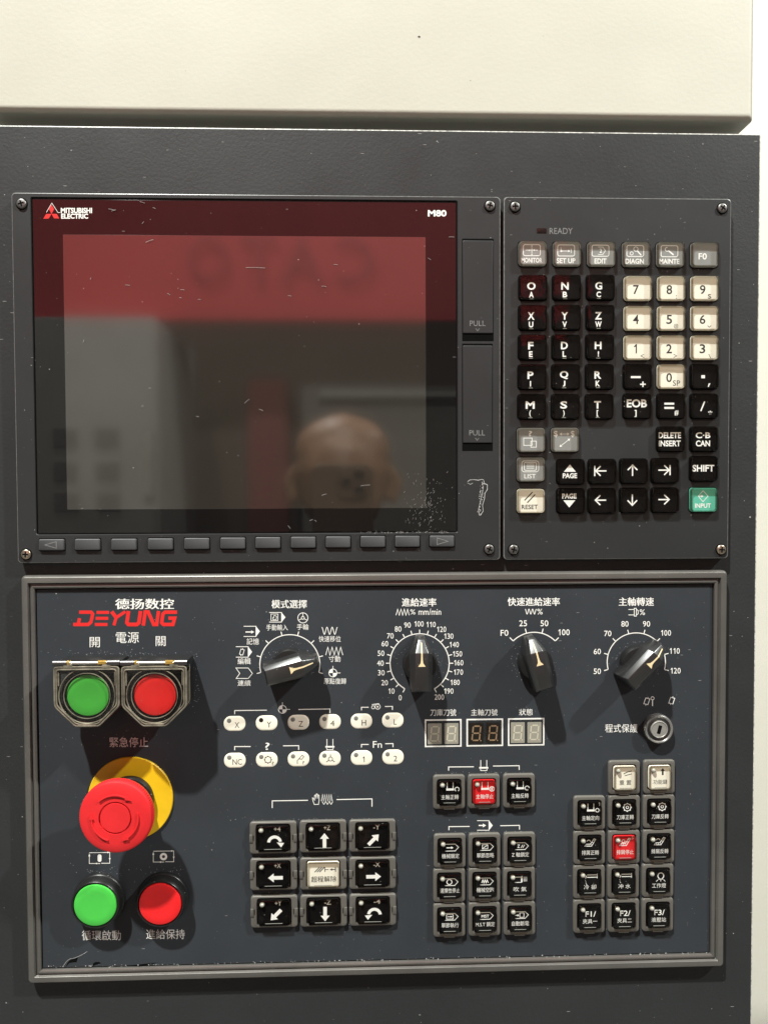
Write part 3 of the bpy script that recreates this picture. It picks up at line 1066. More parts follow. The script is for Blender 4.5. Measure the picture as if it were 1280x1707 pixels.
def program_sign(q, x0, y0, w, h, inner=None):
    """open box with a solid arrowhead at its right"""
    q.line([(x0, y0), (x0 + w * .76, y0), (x0 + w * .76, y0 + h), (x0, y0 + h)], 1.1)
    q.poly([(x0 + w * .76, y0), (x0 + w, y0 + h / 2), (x0 + w * .76, y0 + h)])


def spindle_sign(q, cx, cy):
    q.line([(cx - 5, cy - 9), (cx - 5, cy + 3)], 1.1).line([(cx + 5, cy - 9), (cx + 5, cy + 3)], 1.1)
    q.rect(cx - 7.5, cy + 2.5, cx + 7.5, cy + 5.2)
    q.line([(cx - 5.5, cy + 5.8), (cx - 5, cy + 8.5), (cx + 5, cy + 8.5), (cx + 5.5, cy + 5.8)], 1.1)


def home_sign(q, cx, cy, r=6.6):
    q.ring(cx, cy, r, 1.1)
    for a0 in (-90, 90):
        pts = [(cx, cy)] + [(cx + r * math.sin(math.radians(a0 + 9 * i)), cy - r * math.cos(math.radians(a0 + 9 * i))) for i in range(11)]
        q.poly(pts)
    q.line([(cx, cy - r - 5), (cx, cy - r)], 1.0).line([(cx + r, cy), (cx + r + 6, cy)], 1.0)


def bracket(q, x0, x1, gap0, gap1, y, d=5, k=0.0):
    q.line([(x0, y + d), (x0, y), (gap0, y - k)], 1.4)
    q.line([(gap1, y - 1.2 - k), (x1, y - 1.5 - 2 * k), (x1, y + d - 2 * k - .5)], 1.4)


def picto(fn, name='pictogram'):
    q = P_()
    fn(q)
    return q.onface(name, WHT, oper, PH)


def f1(q):
    program_sign(q, 449, 1021, 27, 16)
    q.line([(452, 1023.5), (463.5, 1023.5), (463.5, 1034.5), (452, 1034.5)], .9, True)
    q.line([(455, 1029), (455.5, 1033), (460.5, 1033), (461.5, 1028), (459, 1026), (457, 1026), (456.5, 1030), (455, 1029)], .9)
picto(f1)


def f2(q):
    q.ring(505, 1030, 8.4, 1.1).ring(505, 1030, 2.4, 1.0)
    for a_ in (0, 120, 240):
        q.line([(505 + 2.6 * math.sin(math.radians(a_)), 1030 - 2.6 * math.cos(math.radians(a_))), (505 + 8 * math.sin(math.radians(a_)), 1030 - 8 * math.cos(math.radians(a_)))], 1.0)
picto(f2)


def f3(q):
    program_sign(q, 406.5, 1044, 27, 17)
    q.arrow(409.5, 1053.5, 424, 1053.5, 1.8, 5, 5.5)
picto(f3)


def f4(q):
    program_sign(q, 393.5, 1078, 27, 17.5)
    q.line([(402, 1082), (407.5, 1083.5), (405, 1092), (399.5, 1090.5)], 1.0, True).line([(405, 1080.5), (404.5, 1082.5)], 1).line([(402, 1091), (401.5, 1093.5)], 1)
picto(f4)
picto(lambda q: q.line([(393.5, 1113.5), (414, 1113.5), (421, 1122.5), (414, 1131), (394, 1131), (400, 1122.5)], 1.0, True))
picto(lambda q: q.wave(536.5, 562.5, 1051.5, 6.0, 3, 1.1))
picto(lambda q: q.wave(543, 571.5, 1085.5, 6.5, 4, 1.1, False))
picto(lambda q: home_sign(q, 555, 1121.8))


def f5(q):
    q.wave(660, 682, 1020.5, 5, 4, 1.1, False)
    q.ctext('%', 688, 1020, 8.5, 8.5, 0)
    q.text('mm/min', 697.5, 1014.5, 735, 1025, 0)
picto(f5)


def f6(q):
    q.wave(875, 893.5, 1019.5, 4.2, 3, 1.1)
    q.ctext('%', 899.5, 1019.5, 9, 9.5, 0)
picto(f6)


def f7(q):
    q.line([(1047, 1016), (1056, 1016)], 1.1).line([(1047, 1025), (1056, 1025)], 1.1)
    q.line([(1056.5, 1014), (1060, 1014), (1060, 1027), (1056.5, 1027)], 1.1, True)
    q.line([(1060.8, 1016), (1063, 1018), (1063, 1023), (1060.8, 1025)], 1.1)
    q.ctext('%', 1070, 1020.5, 9, 9.5, 0)
picto(f7)


def tilted_page(q, x, y):
    q.line([(x - 1.8, y - 5.5), (x + 5, y - 4), (x + 1.8, y + 5.5), (x - 5, y + 4)], 1.1, True)
    q.line([(x + 2, y - 7), (x + 1.6, y - 5)], 1).line([(x - 1.6, y + 5), (x - 2, y + 7)], 1)
picto(lambda q: (tilted_page(q, 1077.5, 1169), q.ring(1087, 1164, 2.6, 1.0), q.line([(1087, 1167), (1087, 1177)], 1.6)))
picto(lambda q: tilted_page(q, 1119, 1168))


def f8(q):
    home_sign(q, 471, 1182.5)
    bracket(q, 391.5, 550, 445, 497.5, 1184.5, 6, .6)
picto(f8)


def f9(q):
    q.ring(629.5, 1178, 4.2, 1.1).disc(629.5, 1178, 1.6, 10).ring(622, 1179, 2.6, 1.1).line([(620, 1174.5), (632, 1173)], 1.4)
    bracket(q, 602.5, 654, 614.5, 641.5, 1179, 5)
picto(f9)


def f10(q):
    q.ctext('?', 446, 1244, 7.5, 12, .006)
    bracket(q, 391.5, 498, 418, 472, 1244.5, 6)
picto(f10)
picto(lambda q: spindle_sign(q, 550, 1241))


def f11(q):
    q.text('Fn', 621.5, 1235.5, 636.5, 1246.5, 0)
    bracket(q, 602.5, 655, 614.5, 642, 1241, 5)
picto(f11)


def f12(q):
    spindle_sign(q, 806, 1276)
    bracket(q, 747.5, 865, 789.5, 821.5, 1278.5, 6, .3)
picto(f12)


def f13(q):
    program_sign(q, 795, 1368, 26, 16)
    q.arrow(797.5, 1376, 810, 1376, 2.0, 5.5, 6.5)
    bracket(q, 748, 865.5, 782.5, 833.5, 1378, 6, .3)
picto(f13)


def f14(q):
    # open hand and wave
    q.line([(524, 1341), (521.5, 1334), (521, 1330), (523, 1331), (524.5, 1334), (524.5, 1326), (526, 1325), (527, 1331), (527.5, 1323.5), (529, 1323.5),
            (529.5, 1331), (530.5, 1325), (532, 1326), (532, 1334), (531, 1341)], 1.0, True)
    q.wave(536, 554, 1330, 5.5, 5, 1.0, False).wave(537, 555, 1338.5, 2.2, 3, .9)
    bracket(q, 454, 620, 513.5, 561, 1335, 12, .9)
picto(f14)


def loop_sign(cx, cy, ring):
    def g_(q):
        q.line([(cx - 17, cy - 7), (cx - 17, cy + 9), (cx + 1, cy + 9)], 1.0)
        q.line([(cx + 3, cy + 8.5), (cx + 17, cy + 8.5), (cx + 17, cy - 9.5), (cx - 17, cy - 9)], 1.0)
        q.poly([(cx + 17, cy - 9.5), (cx + 13, cy - 11), (cx + 13, cy - 8)]).poly([(cx - 17, cy - 8), (cx - 18.7, cy - 3), (cx - 15.3, cy - 3)])
        q.poly([(cx - 8, cy + 9), (cx - 4, cy + 7.4), (cx - 4, cy + 10.6)]).poly([(cx + 17, cy + 4), (cx + 15.4, cy), (cx + 18.6, cy)])
        if ring:
            q.ring(cx, cy, 4.4, 3.6, 18)
        else:
            q.poly(rim(6.5, 12.5, 3, 5, cx, cy))
    return g_
picto(loop_sign(166.5, 1430.5, False))
picto(loop_sign(273, 1428, True))

# grains of dust gathered round the knobs, the guards and the key frames
dg = P_()
def grains(cx, cy, sx, sy, n):
    for _ in range(n):
        dg.disc(rnd.gauss(cx, sx), rnd.gauss(cy, sy), rnd.uniform(.22, .62), 5)
        dg.k = 0
for cx in (483, 699, 890, 1060):
    for _ in range(70):
        a_, rr_ = rnd.uniform(-2.6, 2.2), rnd.gauss(33, 6)
        dg.disc(cx + rr_ * math.sin(a_), 1106 - rr_ * math.cos(a_), rnd.uniform(.2, .55), 5)
        dg.k = 0
grains(215, 1092, 55, 4, 90)
grains(322, 1140, 5, 30, 70)
grains(215, 1225, 50, 8, 30)
for y_ in (1366, 1428, 1490):
    grains(538, y_, 75, 1.2, 40)
for y_ in (1288, 1387, 1447, 1504):
    grains(807, y_, 50, 1.2, 30)
for y_ in (1326, 1384, 1442, 1498):
    grains(1040, y_, 50, 1.2, 30)
grains(170, 1452, 30, 4, 30)
grains(280, 1452, 30, 4, 30)
for _ in range(260):
    dg.disc(rnd.uniform(70, 1180), rnd.uniform(1000, 1590), rnd.uniform(.15, .5), 5)
    dg.k = 0
tag(dg.onface('dust', M['worn_white'], oper, OPH + .045), kind='stuff')

# twelve oval membrane keys, part of the overlay
ovals = [('X', 391.4, 1206), ('Y', 444.7, 1205), ('Z', 497.6, 1204), ('4', 550.2, 1203), ('H', 602.5, 1202), ('L', 654.6, 1200.5),
         ('NC', 391.8, 1267.4), ('MAG', 445, 1266.2), ('ARM', 497.8, 1265.2), ('CHUCK', 550, 1264), ('1', 602.6, 1263), ('2', 655, 1261.8)]
o_ = MB()
o_.loft([(rim(35.6, 25, 11.5, 8), 0), (rim(35.6, 25, 11.5, 8), .06), (rim(33.5, 23, 11, 8), .22), (rim(30, 20, 10, 8), .28)])
OVM = o_.mesh('oval_key', M['key_white'])
d_ = MB()
d_.lathe([(3.7, 0), (3.7, .05), (3.2, .1)], 16, -9, 5)
for s, u, v in ovals:
    k = put('oval_key', OVM, oper, at(u, v, OPH * .001) - ol)
    k['label'] = 'oval ivory key marked %s' % s if len(s) < 3 else 'oval ivory key with a %s pictogram' % {'MAG': 'round magazine', 'ARM': 'lifted arm', 'CHUCK': 'three jaw chuck'}[s]
    d_.build('indicator_dot', M['led_dark'] if s == 'Y' else M['led_glint_grey'], k, (0, -.00028, 0))
    q = P_()
    if s == 'MAG':
        q.ring(2, 0, 5.2, 1.1)
        for i in range(8):
            q.disc(2 + 5.8 * math.cos(i * .785), 5.8 * math.sin(i * .785), 1.0, 8)
        q.ctext('?', 10, 6, 3.2, 5.5, 0)
    elif s == 'ARM':
        q.line([(-2, 8), (-2, 2), (2, -1)], 1.1).line([(1, -1), (6, -6.5), (9, -4), (5, .5)], 1.0, True).ctext('?', 8, 6, 3.2, 5.5, 0)
    elif s == 'CHUCK':
        q.ring(1, 1, 3.4, 1.1).line([(1, -7), (1, -2.5)], 1.2).line([(-6, 6), (-2, 3)], 1.2).line([(8, 6), (4, 3)], 1.2)
    else:
        q.ctext(s, 4.0, 2.5, {'X': 7.5, 'Y': 7.5, 'Z': 7.5, '4': 7, 'H': 7.5, 'L': 5, 'NC': 15.5, '1': 3, '2': 6}[s], 9.5, 0)
    q.local('legend', M['dark_print'], k, .30)

# ------------------------------------------------------------------ digit windows
def digit_tile(q, cx, cy):
    """seven segments, slanted"""
    w, h, sl_ = 6.2, 12.0, 1.2
    def s(x, y):
        return (cx + x - y * .1, cy + y)
    for a_, b_ in (((-w, -h), (w, -h)), ((-w, 0), (w, 0)), ((-w, h), (w, h))):
        q.line([s(a_[0] + 1.6, a_[1]), s(b_[0] - 1.6, b_[1])], 2.3)
    for x in (-w, w):
        q.line([s(x, -h + .8), s(x, -1.0)], 2.3).line([s(x, 1.0), s(x, h - .8)], 2.3)
    q.disc(cx + w + 1.2, cy + h + .6, 1.2, 8)


WIN = [(738.5, 1222, 'tool magazine number', 'pale'), (807.7, 1221, 'spindle tool number', 'dark'), (876.6, 1220, 'state', 'pale')]
WL = ['leftmost white framed two digit window, both digit tiles pale', 'middle white framed two digit window with black digit tiles',
      'rightmost white framed two digit window, nearest the key switch']
for (u, v, nm, tone), lab in zip(WIN, WL):
    pnt = at(u, v, OPH * .001)
    t = thing('digit_display', pnt, lab, 'digit display', 'two digit displays in a row')
    w_ = MB()
    w_.loft([(rim(56, 41, .5, 2), 0), (rim(56, 41, .5, 2), .05)])
    w_.build('display_window', make('dark_window', (.030, .033, .036), .2, dust=.4) if nm.startswith('tool') else bpy.data.materials['dark_window'], t, smooth=0)
    q = P_()
    q.line([(-29.6, -22.2), (29.6, -22.2), (29.6, 22.2), (-29.6, 22.2)], 2.4, True)
    q.local('border', WHT, t, .03)
    pn = MB()
    pn.loft([(rim(56.5, 41.5, .5, 2), 0), (rim(56.5, 41.5, .5, 2), .55)])
    pn.build('pane', M['clear'], t, smooth=0)
    for dx in (-14.2, 13.8):
        m_ = MB()
        m_.loft([(rim(23.5, 35, 1, 2), 0), (rim(23.5, 35, 1, 2), .10)])
        dt = m_.build('digit_tile', M['tile_' + tone], t, (dx * S, 0, -1.0 * S), smooth=0)
        q = P_()
        digit_tile(q, 0, 0)
        q.local('segments', M['seg_' + tone], dt, .11)

# ------------------------------------------------------------------ rotary knobs
def knob(u, v, ang, label):
    t = thing('rotary_knob', at(u, v, OPH * .001), label, 'knob', 'black pointer knobs')
    t.rotation_euler = (0, math.radians(ang), 0)
    k = MB()
    k.lathe([(29, 0), (29, 2.5), (28, 4.6), (26.5, 5.4), (20, 5.6)], 48)
    k.build('skirt', M['satin_black'], t)
    # bar grip: base, shoulder, top, with a sloping nose
    bm = bmesh.new()
    def ring6(tail, bt, mid, bmid, tip, b_, h, hm=None, ht=None):
        hm = h if hm is None else hm
        ht = h if ht is None else ht
        pts = [(-bt, tail, h), (bt, tail, h), (bmid, mid, hm), (b_, tip, ht), (-b_, tip, ht), (-bmid, mid, hm)]
        return [bm.verts.new((x * S, -hh * .001, y * S)) for x, y, hh in pts]
    layers = [ring6(-41, 17, 22, 20, 48, 7.5, .6, .6, .6), ring6(-39.5, 16.5, 23, 19.5, 48, 6.5, 6.5, 6.5, 6.0),
              ring6(-38, 16, 24, 18.0, 48.5, 5.8, 13.9, 13.9, 9.6), ring6(-34, 9.8, 26.5, 10.2, 46, 4.6, 16.6, 16.6, 11.6)]
    for a, b2 in zip(layers, layers[1:]):
        for i in range(6):
            j = (i + 1) % 6
            bm.faces.new((a[i], a[j], b2[j], b2[i]))
    Tp = layers[-1]
    bm.faces.new((Tp[0], Tp[1], Tp[2], Tp[5]))
    bm.faces.new((Tp[5], Tp[2], Tp[3], Tp[4]))
    bm.faces.new(tuple(reversed(layers[0])))
    bmesh.ops.bevel(bm, geom=[e_ for e_ in bm.edges], offset=.9 * S, segments=2, affect='EDGES', profile=.5)
    me = bpy.data.meshes.new('grip')
    bm.to_mesh(me)
    bm.free()
    me.materials.append(M['gloss_black'])
    me.polygons.foreach_set('use_smooth', [True] * len(me.polygons))
    me.set_sharp_from_angle(angle=math.radians(30))
    g_ = put('grip', me, t)
    # painted pointer follows the flat top and the sloping nose
    pm = MB()
    def onslope(y):
        return 16.66 if y <= 26.5 else 16.72 - (y - 26.5) * (5.0 / 19.5)
    def strip(x0a, x0b, ya, x1a, x1b, yb):
        i = [pm.vert(x0a, ya, onslope(ya)), pm.vert(x0b, ya, onslope(ya)), pm.vert(x1b, yb, onslope(yb)), pm.vert(x1a, yb, onslope(yb))]
        pm.face(i)
    strip(-6, 6, 5, -2.2, 2.2, 10.5)
    strip(-2.2, 2.2, 10.5, -1.4, 1.4, 16)
    strip(-1.4, 1.4, 16, -1.2, 1.2, 26.5)
    strip(-1.2, 1.2, 26.5, -.8, .8, 42)
    pm.build('pointer_mark', M['pointer'], g_, smooth=0)
    return t


knob(483.3, 1108, 75, 'black pointer knob turned almost sideways, leftmost dial, for mode selection')
knob(699.3, 1105.6, 0, 'black pointer knob pointing straight up at 100 on the 0 to 200 dial')
knob(890, 1103.5, -15, 'black pointer knob pointing at 25 on the short F0 to 100 arc')
knob(1060, 1103.5, 45, 'black pointer knob tilted right to 100 on the 50 to 120 dial')

# ------------------------------------------------------------------ key switch
ks = thing('key_switch', at(1097.5, 1215.5, (OPH + 3) * .001), 'round chrome key switch with a vertical key slot beside the knobs', 'key switch')
ks.location.y = -OPH * .001
k = MB()
k.lathe([(24.6, 0), (24.6, 2.4), (23.9, 3.4), (22.8, 3.9), (21.2, 3.9), (19.8, 3.2)], 56, cap=False)
k.build('ring', M['chrome'], ks)
k = MB()
k.lathe([(20.5, 1.0), (20.3, 3.2), (18, 2.9), (14, 2.8)], 48)
k.build('collar', M['gloss_black'], ks)
k = MB()
k.lathe([(14.6, 2.6), (14.6, 3.8), (13.8, 4.2), (12.8, 4.2), (12.4, 4.0), (2, 4.0)], 40)
bar = k.build('barrel', M['nickel'], ks)
k = MB()
for (w_, h_, hh) in ((6.0, 14.5, 4.06),):
    k.loft([(rim(w_, h_, 1, 2), 3.6), (rim(w_, h_, 1, 2), hh)])
ky = k.build('key_slot', M['black'], bar, smooth=0)
ky.rotation_euler = (0, math.radians(14), 0)

# ------------------------------------------------------------------ round start and hold buttons
def round_button(u, v, mat, label):
    pnt = at(u, v, (OPH + 8.2) * .001)
    pnt.y = -OPH * .001
    t = thing('push_button', pnt, label, 'push button', 'round push buttons under the mushroom switch')
    k = MB()
    k.lathe([(42.5, 0), (42.5, 1.4), (41.5, 2.2), (40.5, 2.4), (40.0, 6.0), (39.2, 7.4), (37.8, 8.0), (36.2, 8.0), (35.2, 7.2), (35.0, 5.0)], 64, cap=False)
    k.build('collar', M['satin_black'], t)
    k = MB()
    k.lathe([(34.6, 4.5), (34.6, 7.6), (33.6, 8.3), (31.5, 8.55), (22, 8.45), (8, 8.3)], 64)
    k.build('cap', mat, t)


round_button(159, 1509.5, M['green'], 'green round push button in a black collar, lower left corner')
round_button(267, 1507.5, M['red'], 'red round push button in a black collar, right of the green one at the bottom')

# ------------------------------------------------------------------ emergency stop
ep = at(217.8, 1331.5, (OPH + 1) * .001)
es = thing('emergency_stop', Vector((ep.x, -OPH * .001, ep.z)), 'large red mushroom emergency stop on a yellow disc', 'emergency stop')
k = MB()
k.lathe([(69.5, 0), (69.5, .8), (68.5, 1.2), (30, 1.25)], 96)
k.build('yellow_disc', M['yellow'], es)
k = MB()
k.lathe([(39, 1.0), (39, 4.5), (37.5, 5.2), (33, 5.4), (32, 9.5), (31, 10), (31, 14), (29.5, 14.4), (29.5, 19)], 64)
k.build('neck', M['satin_black'], es)
hp = at(192.5, 1363.5, (OPH + 27) * .001) - es.location
hd = MB()
NS = 192
def knurl(r, d):
    return [((r - (d if i % 2 else 0)) * math.cos(2 * math.pi * i / NS), (r - (d if i % 2 else 0)) * math.sin(2 * math.pi * i / NS)) for i in range(NS)]
hd.loft([(knurl(40, 0), 17.2), (knurl(50, 0), 18.0), (knurl(55, .3), 19.5), (knurl(57.4, 1.2), 22), (knurl(57.6, 1.2), 24.2), (knurl(56.8, .6), 25.6), (knurl(55, 0), 26.5),
         (knurl(52, 0), 26.9), (knurl(40, 0), 27.1), (knurl(25.6, 0), 27.2), (knurl(25.2, 0), 26.1), (knurl(23.4, 0), 26.1), (knurl(23.0, 0), 27.25), (knurl(8, 0), 27.3)])
head = hd.build('mushroom_head', M['red_mushroom'], es, (hp.x, 0, hp.z))
for a0 in (-42, 78, 198):
    k = MB()
    n = 14
    inner, outer = [], []
    for i in range(n + 1):
        a_ = math.radians(a0 + 70 * i / n)
        inner.append((35.1 * math.sin(a_), 35.1 * math.cos(a_)))
        outer.append((36.9 * math.sin(a_), 36.9 * math.cos(a_)))
    loop = inner + outer[::-1]
    loop = loop[::-1]
    k.loft([(loop, 26.9), ([(x, y) for x, y in loop], 28.0)], cap=False)
    ids = k.ring(inner, 28.0)
    ids2 = k.ring(outer, 28.0)
    for i in range(n):
        k.face((ids[i], ids[i + 1], ids2[i + 1], ids2[i]))
    a_ = math.radians(a0 + 70)
    dx, dy = math.cos(a_), -math.sin(a_)
    bx, by = 36 * math.sin(a_), 36 * math.cos(a_)
    nx, ny = math.sin(a_), math.cos(a_)
    tri = [(bx + nx * 3.4, by + ny * 3.4), (bx - nx * 3.4, by - ny * 3.4), (bx + dx * 9, by + dy * 9)]
    if sum(p_[0] * q_[1] - q_[0] * p_[1] for p_, q_ in zip(tri, tri[1:] + tri[:1])) < 0:
        tri = tri[::-1]
    k.loft([(tri, 26.9), (tri, 28.02)])
    k.build('turn_arrow', M['red_mushroom'], head, smooth=0)

# ------------------------------------------------------------------ guarded power buttons
LH = 20.0                       # mm, level of the lids


def soften(pts, rad, n=4):
    """round the corners of a polygon"""
    out = []
    for i, p in enumerate(pts):
        P, A, B = Vector(p), Vector(pts[i - 1]), Vector(pts[(i + 1) % len(pts)])
        a_, b_ = P + (A - P).normalized() * rad * .6, P + (B - P).normalized() * rad * .6
        for k in range(n + 1):
            t_ = k / n
            out.append(tuple(a_ * (1 - t_) ** 2 + P * 2 * t_ * (1 - t_) + b_ * t_ ** 2))
    return out


def guarded(u, v, mat, label):
    pnt = at(u, v, (OPH + LH) * .001)
    pnt.y = -OPH * .001
    t = thing('guarded_button', pnt, label, 'guarded button', 'push buttons under hinged clear lids')
    def octo(w, top, bot, ch):
        return soften([(-w + ch, bot), (w - ch, bot), (w, bot + ch), (w, top), (-w, top), (-w, bot + ch)], 9)
    k = MB()
    base = octo(50, 52, -50, 30)
    k.loft([(base, 0), (base, 1.5), (octo(48, 51, -48, 29), 2.0)])
    # hinge block above
    k.box(-50, 50, 34, 53, 1.9, LH - 1.5, 2)
    k.build('housing', M['satin_black'], t)
    k = MB()
    k.lathe([(44, 1.9), (44, 15.5), (42.5, 16.7), (38, 16.9), (36, 15.9), (35.6, 13)], 56, cap=False)
    k.build('collar', M['satin_black'], t)
    k = MB()
    k.lathe([(33.6, 12.5), (33.6, 17.2), (32.6, 18.1), (30.5, 18.3), (18, 18.15), (6, 18.0)], 56)
    k.build('cap', mat, t)
    # lid: rim of smoked plastic round a clear face, skirt going back towards the panel
    lid = MB()
    o3, o2, o1 = octo(50, 46, -48, 32), octo(46.5, 42, -44.5, 30), octo(45.5, 41, -43.5, 29.6)
    lid.loft([(o3, 11.5), (o3, LH - .6), (octo(49, 45, -47, 31.7), LH), (o2, LH), (o1, LH - .9)], cap=False)
    rim_ = lid.build('lid', M['lid_body'], t, smooth=20)
    k = MB()
    k.loft([(o1, LH - 1.6), (octo(45.4, 40.9, -43.4, 29.6), LH - .7)])
    k.build('lid_window', M['smoke'], rim_, smooth=0)
    k = MB()
    for oc, hh, rr_ in ((o3, LH - .3, 1.5), (o2, LH + .05, 1.1)):
        lp = [(x, y, hh) for x, y in oc]
        k.tube(lp + [lp[0]], rr_, 8)
    lp = [(x, y, 11.5) for x, y in o3]
    k.tube(lp + [lp[0]], 1.1, 8)
    k.build('lid_edge', M['smoke_edge'], rim_)
    k = MB()
    k.lathe([(44.5, LH - .7), (44.2, LH - .1), (43.6, LH + .05), (42.9, LH - .1), (42.6, LH - .7)], 64, cap=False)
    k.lathe([(36.6, LH - .7), (36.4, LH - .35), (35.6, LH - .35), (35.4, LH - .7)], 64, cap=False)
    k.build('lid_ring', M['smoke_edge'], rim_)
    k = MB()
    for sx in (-1, 1):
        k = MB()
        k.box(sx * 44 - 1.2, sx * 44 + 1.2, 16, 40, LH - .8, LH - .2, .5)
        k.build('lid_rib', M['smoke_edge'], rim_)
    k = MB()
    k.box(-15, 15, -48.5, -45.5, LH - 1.5, LH + .5, .8)
    k.build('thumb_lip', M['smoke_edge'], rim_)
    k = MB()
    k.tube([(-52, 52, LH - 1.0), (-30, 52, LH - 1.0)], 4.6, 14)
    k.tube([(32, 52, LH - 1.0), (52, 52, LH - 1.0)], 4.6, 14)
    k.build('hinge_barrel', M['gloss_black'], t)
    k = MB()
    k.tube([(-52, 52, LH - 1.0), (52, 52, LH - 1.0)], 2.6, 12)
    hb = k.build('hinge_pin', M['chrome'], t)
    k = MB()
    for x0_ in (-39, 18):
        pts = [(x0_ + 13 * i / 90, 52 + 3.6 * math.cos(i * .9), LH - 1.0 + 3.6 * S * 1000 * math.sin(i * .9)) for i in range(91)]
        k.tube(pts, .7, 5)
    k.build('hinge_spring', M['spring'], t)
    k = MB()
    for x0_ in (-36, 24):
        k.box(x0_, x0_ + 14, 43, 51, LH - 2, LH + .3, 1.2)
    k.build('hinge_tab', M['smoke_edge'], rim_)
    return t


guarded(145, 1160.5, M['green'], 'green power button under a hinged smoked clear lid')
guarded(257.5, 1160, M['red'], 'red power button under a hinged smoked clear lid')

# ------------------------------------------------------------------ framed keys
def framed(w, h, cw, ch, side):
    """frame ring with clip tabs; cap seat inside"""
    k = MB()
    k.loft([(rim(w, h, 5, 4), 0), (rim(w, h, 5, 4), 1.5), (rim(w - 1, h - 1, 5, 4), 1.85), (rim(w - 3, h - 3, 4.5, 4), 2.0),
            (rim(cw + 5, ch + 5, 5, 4), 2.0), (rim(cw + 4, ch + 4, 5, 4), 1.7), (rim(cw + 4, ch + 4, 5, 4), .2)], cap=True)
    if side:
        for sx in (-1, 1):
            x = sx * (w / 2 - 2.2)
            k.box(x - 2.6, x + 2.6, -7, 6, 1.5, 2.45, .7)
            x = sx * (w / 2 - 6.4)
            k.loft([(rim(1.2, 9, .3, 1, x, 0), 1.9), (rim(1.2, 9, .3, 1, x, 0), 2.03)], m=1)
    else:
        y = -h / 2 + 2.0
        k.box(-9, 9, y - 2.6, y + 2.2, 1.2, 2.4, .7)
    return k.mesh('frame', [M['key_frame'], M['black']])


SQ = dict(frame=framed(53.4, 57.0, 37, 40.5, False), cw=37, ch=40.5)
JG = dict(frame=framed(77.5, 53.4, 53, 42.5, True), cw=53, ch=42.5)
for T in (SQ, JG):
    T['cap'] = {}
    for nm in ('black', 'white', 'red'):
        k = MB()
        w_, h_ = T['cw'], T['ch']
        k.loft([(rim(w_, h_, 4, 4), .2), (rim(w_, h_, 4, 4), 2.3), (rim(w_ - .6, h_ - .6, 4, 4), 2.5)])
        T['cap'][nm] = k.mesh('cap', M['key_' + nm])
    T['cover'] = cover_mesh(w_ - .3, h_ - .3, 4, 2.5, 3.9, 1.8)
    k = MB()
    y0 = -h_ / 2
    k.loft([(rim(w_ * .55, 1.0, .3, 1, 0, y0 + 4.5), 3.9), (rim(w_ * .5, .7, .2, 1, 0, y0 + 4.5), 4.05)])
    T['glint_line'] = k.mesh('glint_line', M['led_glint_grey'])  # grey strip painted in as the glint low on the cap
bd = MB()
bd.lathe([(4.1, 0), (4.1, .6), (3.5, 1.3), (2.2, 1.8), (.8, 2.0)], 16)
BEAD = bd.mesh('lamp_bead', M['led'], 80)

# pictograms on the square keys, local px, y down


def g_spin(q, mode):
    q.line([(-3.5, -17), (-3.5, -6), (6.5, -6), (6.5, -17)], 1.2).rect(-5, -7, 8, -3.6)
    if mode == 'stop':
        q.ring(13, -5, 3.8, 1.4).rect(11.8, -7.5, 14.2, -2.5)
    elif mode == 'orient':
        q.ring(12.5, -5.5, 3.0, 1.3)
    else:
        q.arc(13, -5.5, 3.4, -150 if mode == 'cw' else -210, 150 if mode == 'cw' else 90, 1.3, 16)


def g_prog(q, inner):
    q.line([(-8, -12.5), (9, -12.5), (14.5, -7), (9, -1), (-8, -1)], 1.1)
    if inner == 'arrow':
        q.arrow(-6, -6.5, 6, -6.5, 1.5, 4, 4.5)
    elif inner == 'slash':
        q.line([(-4, -10.5), (5, -10.5), (5, -3.5), (-4, -3.5)], 1.0, True).line([(-3, -4.5), (4, -9.5)], 1.1)
    elif inner == 'z':
        q.ctext('Z', -2, -6.8, 4.5, 5.5, .02).line([(2, -4), (5, -9)], 1).line([(5, -4), (8, -9)], 1)
    elif inner == 'ring':
        q.ring(0, -7, 4.2, 1.4)
    elif inner == 'wave':
        q.wave(-5, 6, -7, 2.6, 3, 1.3, False)
    elif inner == 'frame':
        q.line([(-5, -11), (6, -11), (6, -3), (-5, -3)], 1.1, True).arrow(-3, -7, 5, -7, 1.2, 3, 3.5)
    elif inner == 'mst':
        q.ctext('MST', 1, -6.3, 13, 5, .02)
    elif inner == 'power':
        q.arrow(-8, -6.5, -1, -6.5, 1.3, 3, 4).line([(0, -10.5), (7, -10.5), (7, -3), (0, -3)], 1.0, True)


def g_conv(q, d):
    q.line([(-8, -3.5), (3, -3.5), (10, -15), (7, -16), (1, -7), (-6, -7), (-9, -3)], 1.1)
    for x, y in ((-5, -5.2), (-1.5, -5.2), (2, -6), (4.5, -10), (7, -13.5)):
        q.disc(x, y, .8, 6)
    if d == 'stop':
        q.ring(-2, -11, 2.6, 1.1)
    else:
        q.arc(-2, -11, 3, -80, 80, 1.2, 10)


def g_mag(q):
    q.ring(4.5, -9, 6.0, 1.3).ring(4.5, -9, 2.2, 1.2)
    for i in range(8):
        q.disc(4.5 + 6.6 * math.cos(i * .785), -9 + 6.6 * math.sin(i * .785), 1.2, 6)


def g_pipe(q, drops):
    q.line([(-4, -13), (13, -13)], 1.3).line([(-4, -9), (13, -9)], 1.3).line([(13, -15), (13, -7)], 1.2).line([(-5, -12), (-7, -7)], 1.2)
    for i in range(drops):
        q.disc(-7 + i * .6, -4 + i * 2.5, .8, 6)


